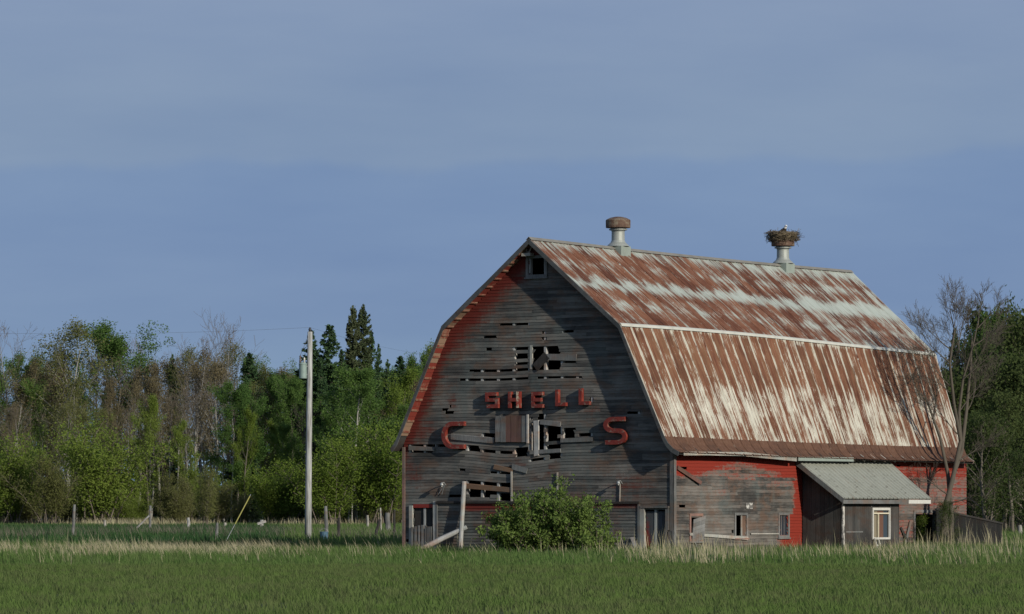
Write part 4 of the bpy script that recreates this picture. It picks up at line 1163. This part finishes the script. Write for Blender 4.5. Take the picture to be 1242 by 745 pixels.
# bare tree at the far barn corner
rg = random.Random(105); segs = []
def limb(p, d, l, r, lev, up=.05):
    n = 5
    for i in range(n):
        d = (d + Vector((rg.gauss(0,.09), rg.gauss(0,.09), rg.gauss(0,.05)+up))).normalized(); q = p + d*l/n
        r1 = max(r*(1-.72*(i+1)/n), .0042); segs.append((p, q, max(r*(1-.72*i/n), .0042), r1))
        if lev < 4 and i >= 1:
            for _ in range(2 if (lev < 3 and rg.random() < .93) else 1):
                ax = rotv(d.orthogonal(), d, rg.uniform(0, 2*math.pi)); limb(q, rotv(d, ax, R(rg.uniform(18,46))), l*rg.uniform(.38,.58), r1*.62, lev+1, up)
        p = q
tb = ground(1142, 158.0)
def stem(pts, rs):
    for i in range(len(pts)-1): segs.append((Vector(pts[i]), Vector(pts[i+1]), rs[i], rs[i+1]))
def tp(px, py, dy=0): v = at(px, py, 158.0+dy) - tb; return v
stem([Vector((0,0,0)), tp(1148,610), tp(1158,570,.2), tp(1165,535,.3), tp(1163,500,.3), tp(1168,460,.1), tp(1180,420,-.2), tp(1186,392,-.2)], [.17,.115,.095,.08,.065,.048,.035,.02])
stem([tp(1158,570,.2), tp(1166,548,.8), tp(1172,500,1.), tp(1177,450,1.2), tp(1179,410,1.3)], [.11,.09,.07,.05,.03])
stem([tp(1165,535,.3), tp(1157,490,-.2), tp(1152,440,-.5), tp(1158,400,-.6)], [.08,.065,.045,.03])
stem([Vector((.35,.2,0)), tp(1149,625)+Vector((.2,.3,0)), tp(1151,575)+Vector((0,.4,0)), tp(1140,530,.3), tp(1122,480,.3)], [.12,.10,.08,.06,.03])
for px, py, dx, dz, l, dy in ((1186,395,.3,1,1.15,-.2),(1186,398,.75,.7,1.1,-.2),(1179,415,.0,1,1.3,1.3),(1180,420,.9,.6,1.3,-.2),(1168,460,.9,.6,1.7,0),(1158,405,-.3,1,1.35,-.6),(1155,425,-.9,.7,1.5,-.5),(1152,440,-.8,.6,1.6,-.5),
        (1157,480,-.8,.6,1.6,-.2),(1163,500,.7,.6,1.7,.3),(1165,530,-.75,.6,1.8,.2),(1172,500,.7,.7,1.8,1.),(1177,450,.6,.8,1.5,1.2),(1122,480,-.3,1,1.3,.3),(1122,484,-.8,.7,1.2,.3),(1132,508,.2,1,1.7,.3),(1140,530,-.5,.9,1.7,.3),(1152,430,.1,1,1.7,-.5),(1160,560,.9,.45,1.5,.2),(1150,600,-.8,.4,1.2,.0),(1150,610,.9,.15,1.3,.2),(1163,425,.2,1,1.5,-.3),(1154,470,-.9,.8,1.7,-.3),(1170,450,-.3,1,1.6,0)):
    limb(tp(px,py,dy), Vector((dx, rg.uniform(-.6,.6), dz)).normalized(), l, .028, 1)
bt = thing('bare_tree', 'leafless many stemmed tree leaning at the far corner of the barn', 'tree', tb)
big = [s for s in segs if s[2] > .03]; small = [s for s in segs if s[2] <= .03]
for me in (segs_to_mesh(big, 'trunk', M['darkbark']), segs_to_mesh(small, 'twigs', M['darkbark'])):
    o = bpy.data.objects.new(me.name.split('.')[0], me); C.objects.link(o); o.parent = bt

q = ground(1150, 157.2)
plant('dark3', q.x, q.y, 1.7, 'dark tangle of brush at the foot of the bare tree by the barn', None, 1.0, 'bush')  # brush whose shadowed look is put into its dark leaf colour
# ------------------------------------------------------------------ ground and grasses
def gmat(name, c1, c2, c3):
    N = NT(name); co = N.obj(); a = N.noise(co, .12, 5, .6); b = N.noise(N.scale(co, (1,1,1)), 2.2, 5, .7)
    return N.pbr(N.mix(b, N.mix(a, c1, c2), c3), .95, 0, None, .1)
M['soil'] = gmat('grassy_soil', (.055,.080,.026), (.070,.095,.032), (.060,.060,.030))
gnd = np_mesh('ground', np.array([(-2500,-60,0),(2500,-60,0),(2500,4200,0),(-2500,4200,0)], float), np.array([[0,1,2,3]]), M['soil']); gnd['kind'] = 'structure'

def vnoise(x, y, s, seed):
    r = np.random.default_rng(seed); g = r.random((128,128)); X, Y = x/s, y/s
    i, j = np.floor(X).astype(int), np.floor(Y).astype(int); f, h = X-i, Y-j; f = f*f*(3-2*f); h = h*h*(3-2*h)
    G = lambda a, b: g[a % 128, b % 128]
    return (G(i,j)*(1-f)+G(i+1,j)*f)*(1-h) + (G(i,j+1)*(1-f)+G(i+1,j+1)*f)*h
def fbm(x, y, s, seed): return .5*vnoise(x,y,s,seed)+.3*vnoise(x,y,s/2.1,seed+1)+.2*vnoise(x,y,s/4.3,seed+2)

def scatter(n, y0, y1, rg, wide=.150):
    y = y0 + (y1-y0)*rg.random(n)
    # area-uniform in a widening strip
    y = np.sqrt(y0**2 + (y1**2-y0**2)*rg.random(n)); x = (rg.random(n)*2-1)*wide*y; return x, y
def blades(name, x, y, h, w, lean, rg, mat, zbase=0.):
    n = len(x); a = rg.uniform(0, 2*np.pi, n); wx, wy = np.cos(a)*w*.5, np.sin(a)*w*.5
    lx, ly = lean[0]*h + rg.normal(size=n)*lean[2]*h, lean[1]*h + rg.normal(size=n)*lean[2]*h
    z0 = np.zeros(n)
    V = np.empty((n,5,3)); 
    V[:,0] = np.stack([x-wx, y-wy, z0],1); V[:,1] = np.stack([x+wx, y+wy, z0],1)
    V[:,2] = np.stack([x+wx*.75+lx*.35, y+wy*.75+ly*.35, h*.58],1); V[:,3] = np.stack([x-wx*.75+lx*.35, y-wy*.75+ly*.35, h*.58],1)
    V[:,4] = np.stack([x+lx, y+ly, h],1)
    b = np.arange(n)[:,None]*5
    F3 = np.concatenate([b+np.array([[0,1,2]]), b+np.array([[0,2,3]]), b+np.array([[3,2,4]])], 0)
    o = np_mesh(name, V.reshape(-1,3), F3, mat); o['kind'] = 'stuff'; return o
def inside_barn(x, y, pad=.05):
    lx = (x-ORG.x)*RX.x + (y-ORG.y)*RX.y; ly = (x-ORG.x)*SY.x + (y-ORG.y)*SY.y
    return ((lx > -pad) & (lx < W+pad) & (ly > -pad) & (ly < L+pad)) | ((lx > W-.1) & (lx < W+LX+pad) & (ly > T0-pad) & (ly < T1+pad))
def grassmat(name, c1, c2, c3, trans=.3, sc=.25):
    N = NT(name); isl = N.island(); n = N.noise(N.scale(N.obj(), (1,.35,1)), sc, 4, .6); n2 = N.noise(N.scale(N.obj(), (1,.4,1), (5,8,0)), sc*5, 3, .6)
    c = N.mix(N.step(n, .38, .62), c1, c2); c = N.mix(N.math('MULTIPLY', N.step(n2, .45, .65), .5), c, c3)
    c = N.mix(N.math('MULTIPLY', isl, .5), c, N.mix(.5, c, c3)); return N.leafy(c, trans)
M['crop'] = grassmat('crop_grass', (.112,.182,.044), (.132,.186,.056), (.108,.102,.060), .4, .35)
M['tallgreen'] = grassmat('tall_green_grass', (.080,.155,.036), (.110,.185,.050), (.160,.180,.080), .4)
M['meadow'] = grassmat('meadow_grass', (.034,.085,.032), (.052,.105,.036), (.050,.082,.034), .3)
M['straw'] = grassmat('dead_straw', (.33,.30,.18), (.45,.41,.27), (.26,.235,.14), .25, .8)
M['strawdim'] = grassmat('dull_dead_stems', (.15,.14,.11), (.20,.185,.14), (.13,.115,.08), .25, .8)

rg = np.random.default_rng(17)
# the mown crop in front
x, y = scatter(330000, 58, 114, rg); k = fbm(x, y*.5, 3.0, 5)
thin = rg.random(len(x)) < np.clip((fbm(x, y*.35, 2.2, 6)-.25)*4, .25, 1); x, y, k = x[thin], y[thin], k[thin]
h = (.07 + .10*rg.random(len(x))**1.6) * (.55 + .9*k) * np.where(rg.random(len(x)) < .015, 1.9, 1)
blades('crop_grass', x, y, h, .014 + .010*rg.random(len(x)), (-.05,0,.28), rg, M['crop'])
# tall green grass before the barn and along the bank
x, y = scatter(260000, 112, 176, rg); e = 114.5 + 9*(fbm(x, y*0, 3.5, 8)-.5) + 4*(fbm(x, y*0, .8, 9)-.5); keep = (y > e) & ~inside_barn(x, y); x, y, e = x[keep], y[keep], e[keep]
k = fbm(x, y, 2.6, 12); near = np.clip((y-e)/7, .35, 1)
h = (.15 + .25*rg.random(len(x))**1.5) * np.clip(.25+1.5*k, .35, 1.6) * near
lx = x / y * FPX + 621
h = np.where(lx < 480, h*.85, h)
blades('tall_grass', x, y, h, .016+.012*rg.random(len(x)), (-.12,0,.22), rg, M['tallgreen'])
# dead straw standing in clumps
x, y = scatter(260000, 114, 186, rg); lx = x/y*FPX + 621; py = HOR + CAMH*FPX/y
k = fbm(x, y*.6, 3.2, 31); k2 = fbm(x, y*.5, 1.1, 47)
d = np.zeros(len(x))
left = np.exp(-((y-150)/14)**2)*np.clip((430-lx)/160, .10, 1)*np.clip(.35+(lx-40)/160, .35, 1.); d = np.maximum(d, left*1.5)
d = np.maximum(d, .10*np.exp(-((y-138)/12)**2))
d = np.maximum(d, .6*np.exp(-((lx-830)/60)**2)*np.exp(-((y-126)/8)**2))
d = np.maximum(d, .22*np.exp(-((y-132)/10)**2)*(lx > 760))
d = np.maximum(d, .75*np.clip((lx-1060)/90, 0, 1)*np.exp(-((y-136)/17)**2))
d = np.maximum(d, .8*np.exp(-((lx-1085)/26)**2)*np.exp(-((y-124)/5)**2))
d *= np.clip((fbm(x, y*.12, 4., 91)-.40)*6, .05, 1.1)*np.clip((k-.38)*4.5, 0, 1)*np.clip((k2-.3)*2.6, .08, 1.2)
keep = (rg.random(len(x)) < d) & ~inside_barn(x, y) & (y > 115)
x, y = x[keep], y[keep]; h = (.24+.38*rg.random(len(x)))*(.6+.7*fbm(x,y,2.,3))
blades('dead_straw', x, y, h, .012+.010*rg.random(len(x)), (-.28,0,.26), rg, M['straw'])
# tall dead stalks near the walls
cx = []
for px, Y, n, s, hh in ((838,131,150,1.1,.85),(850,122,120,1.0,.75),(885,120,60,.8,.7),(1080,126,90,1.3,.6),(1130,130,90,1.5,.65),(1225,128,120,1.6,.7),(790,137,40,.9,1.0),(812,139,26,.4,1.1),(865,128,60,1.3,.7),(900,126,36,1.,.65),(1165,148,130,2.0,.95),(1185,150,70,1.0,1.25),(700,134,26,1.6,.7),(1110,146,60,1.4,.8),(1212,150,70,1.4,.8),(930,131,40,1.6,.7),(515,140,26,1.,.6),(980,136,60,1.6,.75),(1050,138,60,1.4,.7),(545,139,16,.6,.8),(1190,133,90,2.2,.6),(130,150,60,1.,.9),(25,148,90,2.,.8)):
    p = ground(px, Y); cx.append(np.stack([p.x+rg.normal(size=n)*s, p.y+rg.normal(size=n)*1.2, hh*rg.uniform(.5,1.1,n)],1))
cx = np.concatenate(cx); keep = ~inside_barn(cx[:,0], cx[:,1], .1); cx = cx[keep]
blades('dead_stalks', cx[:,0], cx[:,1], cx[:,2], .014+.010*rg.random(len(cx)), (-.06,0,.13), rg, M['straw'])
# lush dark meadow behind the bank
x, y = scatter(230000, 172, 372, rg, .155); keep = ~inside_barn(x,y); x, y = x[keep], y[keep]
h = (.25+.35*rg.random(len(x)))*(.6+.8*fbm(x,y,6,61)); 
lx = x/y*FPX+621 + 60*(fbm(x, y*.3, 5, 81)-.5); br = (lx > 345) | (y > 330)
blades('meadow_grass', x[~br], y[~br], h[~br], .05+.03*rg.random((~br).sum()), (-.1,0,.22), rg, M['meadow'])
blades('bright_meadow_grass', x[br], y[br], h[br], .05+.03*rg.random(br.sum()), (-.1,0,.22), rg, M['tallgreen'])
# dull stems standing in the meadow, pale strip at the foot of the wood
x, y = scatter(60000, 176, 260, rg); k = fbm(x, y*.4, 7, 71); keep = (rg.random(len(x)) < np.clip((k-.48)*3, 0, .5)) & ~inside_barn(x,y); x, y = x[keep], y[keep]
blades('dull_stems', x, y, .5+.5*rg.random(len(x)), np.full(len(x), .018), (-.2,0,.2), rg, M['strawdim'])
x, y = scatter(40000, 342, 366, rg, .16); k = fbm(x, y*.3, 8, 75); keep = (rg.random(len(x)) < np.clip((k-.38)*4, 0, .9)); x, y = x[keep], y[keep]
blades('wood_edge_straw', x, y, .5+.6*rg.random(len(x)), .04+.03*rg.random(len(x)), (-.1,0,.2), rg, M['straw'])

# ------------------------------------------------------------------ utility pole, wires, posts
YP = 190.0
pb = ground(373.5, YP); pole = thing('utility_pole', 'tall pale wooden utility pole with a transformer on its side', 'utility pole', pb)
top = at(376, 402.5, YP) - pb
mb = MB(); mb.tube([(0,0,-.1), top*.25, top*.5, top*.75, top], [.165,.15,.14,.13,.115], 14); 
def polemat():
    N = NT('pole_wood'); x, y, z = N.sep(N.obj()); n = N.noise(N.scale(N.obj(), (9,9,.5)), 2, 5, .7); b = N.noise(N.obj(), .5, 3, .6)
    return N.pbr(N.mix(N.step(n,.35,.6), (.17,.165,.15), N.mix(b, (.42,.42,.38), (.36,.38,.38))), .85)
mb.build('pole', polemat(), pole, True)
mb = MB(); mb.tube([top, top+Vector((0,0,.10)), top+Vector((0,0,.2))], [.05,.075,.035], 10); mb.build('insulator', M['darkmetal'], pole, True)
tc = at(367.5, 450, YP) - pb; tc.y -= .05
tr = MB(); tr.lathe([(.165,-.36),(.18,-.34),(.18,.28),(.195,.29),(.195,.33),(.11,.40),(.02,.42)], tc.x, tc.y, 18); 
tr.v = [(a, b, c+tc.z) for a, b, c in tr.v]; to = tr.build('transformer', flat('transformer_grey', (.21,.28,.25), .6, .1, .35), pole, False)
bs = MB(); bs.lathe([(.045,.30),(.05,.5),(.03,.52),(.055,.56),(.03,.60),(.05,.64),(.02,.72)], tc.x-.12, tc.y-.05, 10); bs.v = [(a,b,c+tc.z) for a,b,c in bs.v]; bs.build('bushing', flat('bushing_brown', (.08,.05,.035), .4), to, True)
bs = MB(); bs.lathe([(.04,.30),(.04,.52),(.05,.55),(.02,.62)], tc.x+.07, tc.y-.1, 10); bs.v = [(a,b,c+tc.z) for a,b,c in bs.v]; bs.build('arrester', M['white'], to, True)
bs = MB(); bs.box(tc.x+.15,tc.y-.03,tc.z+.18,tc.x+.36,tc.y+.09,tc.z+.24); bs.box(tc.x+.15,tc.y-.03,tc.z-.2,tc.x+.36,tc.y+.09,tc.z-.14); bs.build('bracket', M['steel'], to)
bs = MB(); bs.tube([(tc.x-.12,tc.y-.05,tc.z+.72),(tc.x,tc.y-.2,tc.z+1.0),(top.x-.1,-.1,top.z-.3),(top.x,0,top.z+.1)], [.01]*4, 4); bs.build('jumper_wire', M['darkmetal'], pole)
def wire(name, p, q, sg, lab, r=.0055):
    mb = MB(); n = 24; mb.tube([p.lerp(q, i/n) - Vector((0,0,4*sg*(i/n)*(1-i/n))) for i in range(n+1)], [r]*(n+1), 4)
    tag(mb.build(name, M['darkmetal']), lab, 'power line')
tw = pb + top + Vector((0,0,.2))
wire('power_line', at(-420, 382, 190), tw, .55, 'thin power line running left from the utility pole across the sky')
wire('power_line', tw, at(600, 434, 300), .5, 'thin power line running right from the utility pole to behind the barn', .004)

# guy wire with its yellow guard
g0 = ground(268, 176); ga = at(285, 636, 176.0); ga2 = at(303, 602, 177.0)
mb = MB(); mb.tube([at(279,648,176.) , ga2 + (ga2-ga)*.0], [.012,.012], 4); 
gy = thing('guy_wire', 'guy wire with a slanting bright yellow guard standing in the meadow', 'guy wire', g0)
def local(v, o): return Vector(v) - o
mb = MB(); foot = ga + (ga-ga2)*(ga.z/(ga2.z-ga.z)); anchor_top = pb + top*.8
mb.tube([foot-g0, ga2-g0, ga2-g0+(ga2-ga)*.06], [.012,.012,.012], 5); mb.build('wire', M['steel'], gy)
mb = MB(); mb.tube([ga-g0, ga2-g0], [.024,.024], 8); mb.build('guard', flat('yellow_plastic', (.26,.24,.06), .6, 0, .1), gy)
# fence posts
GP_ = M['palebar']
def post(px, top, bot, Y, r, lab, mat='grey', lean=(0,0)):
    b = ground(px, Y); h = at(px, top, Y).z; mb = MB(); n = 4
    mb.tube([(lean[0]*h*i/n + rnd.gauss(0,.012), lean[1]*h*i/n, h*i/n - (.1 if i == 0 else 0)) for i in range(n+1)], [r*1.08, r, r*.98, r*.95, r*.85], 8)
    return tag(mb.build('fence_post', M[mat], None, loc=b), lab, 'fence post')
post(88,612,655,205,.075,'dim grey post standing left in the dark meadow','grey',(.05,0))
post(128,631,645,300,.10,'pale short post below the broad yellow green shrub at the wood edge','pale',(-.06,0))
post(229,628,644,300,.115,'bright bleached post left of the dark stemmed meadow shrub','palebar',(-.04,0))
post(262,634,661,190,.07,'dark leaning post right of the dark stemmed meadow shrub','grey',(.06,0))
post(273,634,645,302,.11,'stubby pale post close to the yellow guy guard','pale')
post(396.5,614,662,186,.085,'tall grey post just right of the utility pole','grey',(-.03,0))
post(411,628,659,196,.075,'dark weathered post second right of the utility pole','darkwood')
post(446,625,643,300,.09,'pale thin post left of the barn gable in the meadow','pale')
post(462,616,643,250,.05,'slim pale stake before the shrubs beside the barn','pale',(-.02,0))
post(471,622,644,250,.16,'thick stump like grey post beside the barn','grey',(-.05,0))
post(478,618,658,205,.06,'dark post nearest the left corner of the barn','darkwood',(.02,0))
post(453,630,659,205,.08,'dark slanting post a little left of the barn','darkwood',(.28,0))
post(1240,637,655,216,.11,'pale leaning post at the right edge of the grass','pale',(-.20,0))
# braced post and crossed post
b = ground(182, 262); bp = thing('braced_post', 'grey fence post with a pale diagonal brace on its left', 'fence post', b)
mb = MB(); mb.tube([(0,0,-.1),(0,0,1.0),(.02,0,1.9)], [.09,.085,.075], 8); mb.build('post', M['grey'], bp)
mb = MB(); mb.tube([(-.95,-.1,.35),(-.05,-.1,1.25)], [.06,.055], 7); mb.build('brace', M['palebar'], bp)
b = ground(317.5, 300); bp = thing('crossed_post', 'pale post with a short crosspiece nailed on top', 'fence post', b)
mb = MB(); mb.tube([(0,0,-.1),(0,0,.9)], [.14,.12], 8); mb.build('post', M['palebar'], bp)
mb = MB(); mb.bar((-.30,-.14,.60),(.32,-.14,.80),.18,.10,(0,0,1)); mb.build('crosspiece', M['palebar'], bp)
# blue bucket by the tall post
b = ground(393, 182); bk = thing('blue_bucket', 'dull blue bucket standing at the foot of the tall grey post', 'bucket', b)
mb = MB(); mb.lathe([(.13,0),(.18,.50),(.19,.50),(.19,.53),(.16,.53),(.12,.05),(.02,.04)], 0, 0, 16); mb.v = [(x, y, z+.12) for x, y, z in mb.v]; mb.build('pail', flat('blue_plastic', (.06,.12,.17), .6, 0, .2), bk, False)
mb = MB(); mb.tube([(.19*math.cos(t), 0, .64+.14*math.sin(t)) for t in [math.pi*i/8 for i in range(9)]], [.008]*9, 5); mb.build('handle', M['steel'], bk)
mb = MB(); mb.lathe([(.15,0),(.15,.10),(.14,.12)], 0, 0, 12); mb.build('stone_base', M['grey'], bk)

# ------------------------------------------------------------------ light and sky
sl = Vector((1.4, -.4, .57)); sw = (RX*sl.x + SY*sl.y + Vector((0,0,sl.z))).normalized()
ld = bpy.data.lights.new('sun', 'SUN'); ld.energy = 3.7; ld.angle = R(.55); ld.color = (1.0, .93, .82)
lo = bpy.data.objects.new('sun', ld); C.objects.link(lo); lo.rotation_euler = sw.to_track_quat('Z', 'Y').to_euler(); lo.location = (60,-20,60)
wd_ = bpy.data.worlds.new('World'); scene.world = wd_; wd_.use_nodes = True
Wn = NT.__new__(NT); Wn.t = wd_.node_tree; Wn.t.nodes.clear()
sky = Wn.n('ShaderNodeTexSky', _sky_type='NISHITA', _sun_disc=False, _sun_elevation=math.asin(sw.z), _sun_rotation=math.atan2(sw.x, sw.y))
gen = Wn.n('ShaderNodeTexCoord').outputs['Generated']; dx, dy, dz = Wn.sep(gen)
big = Wn.noise(Wn.scale(gen, (5,5,26)), 1.0, 4, .5); fine = Wn.noise(Wn.scale(gen, (14,14,60), (2,5,1)), 1.0, 5, .55); edge = Wn.noise(Wn.scale(gen, (16,16,8), (7,1,0)), 1.0, 5, .55)
e = Wn.math('ADD', dz, Wn.math('MULTIPLY', Wn.math('SUBTRACT', edge, .5), .018))
e = Wn.math('ADD', e, Wn.math('MULTIPLY', dx, -.016))
hi = Wn.math('ADD', Wn.math('MULTIPLY', Wn.step(e, .0835, .0875), .6), Wn.math('MULTIPLY', Wn.step(e, .07, .105), .4))
low = Wn.mix(Wn.step(dz, 0.0, .06), (1.70,2.78,4.15), (1.40,2.18,3.85))
upc = Wn.mix(Wn.step(dz, .085, .135), (1.78,2.48,3.80), (1.80,2.44,3.86))
cc = Wn.mix(hi, low, upc)
v = Wn.math('ADD', Wn.math('MULTIPLY', Wn.math('SUBTRACT', big, .5), .55), Wn.math('MULTIPLY', Wn.math('SUBTRACT', fine, .5), .30))
cc = Wn.mix(1.0, cc, Wn.comb(Wn.math('ADD', 1.0, Wn.math('MULTIPLY', v, 1.1)), Wn.math('ADD', 1.0, Wn.math('MULTIPLY', v, .8)), Wn.math('ADD', 1.0, Wn.math('MULTIPLY', v, .35))), 'MULTIPLY')
fin = Wn.mix(.93, sky.outputs[0], cc)
bg = Wn.n('ShaderNodeBackground'); Wn.put(bg.inputs[0], fin); bg.inputs[1].default_value = .1
ou = Wn.n('ShaderNodeOutputWorld'); Wn.t.links.new(bg.outputs[0], ou.inputs[0])
vs = scene.view_settings; scene.display_settings.display_device = 'sRGB'
vs.view_transform = 'Standard'; vs.look = 'None'; vs.exposure = .2; vs.gamma = 1; vs.use_curve_mapping = False
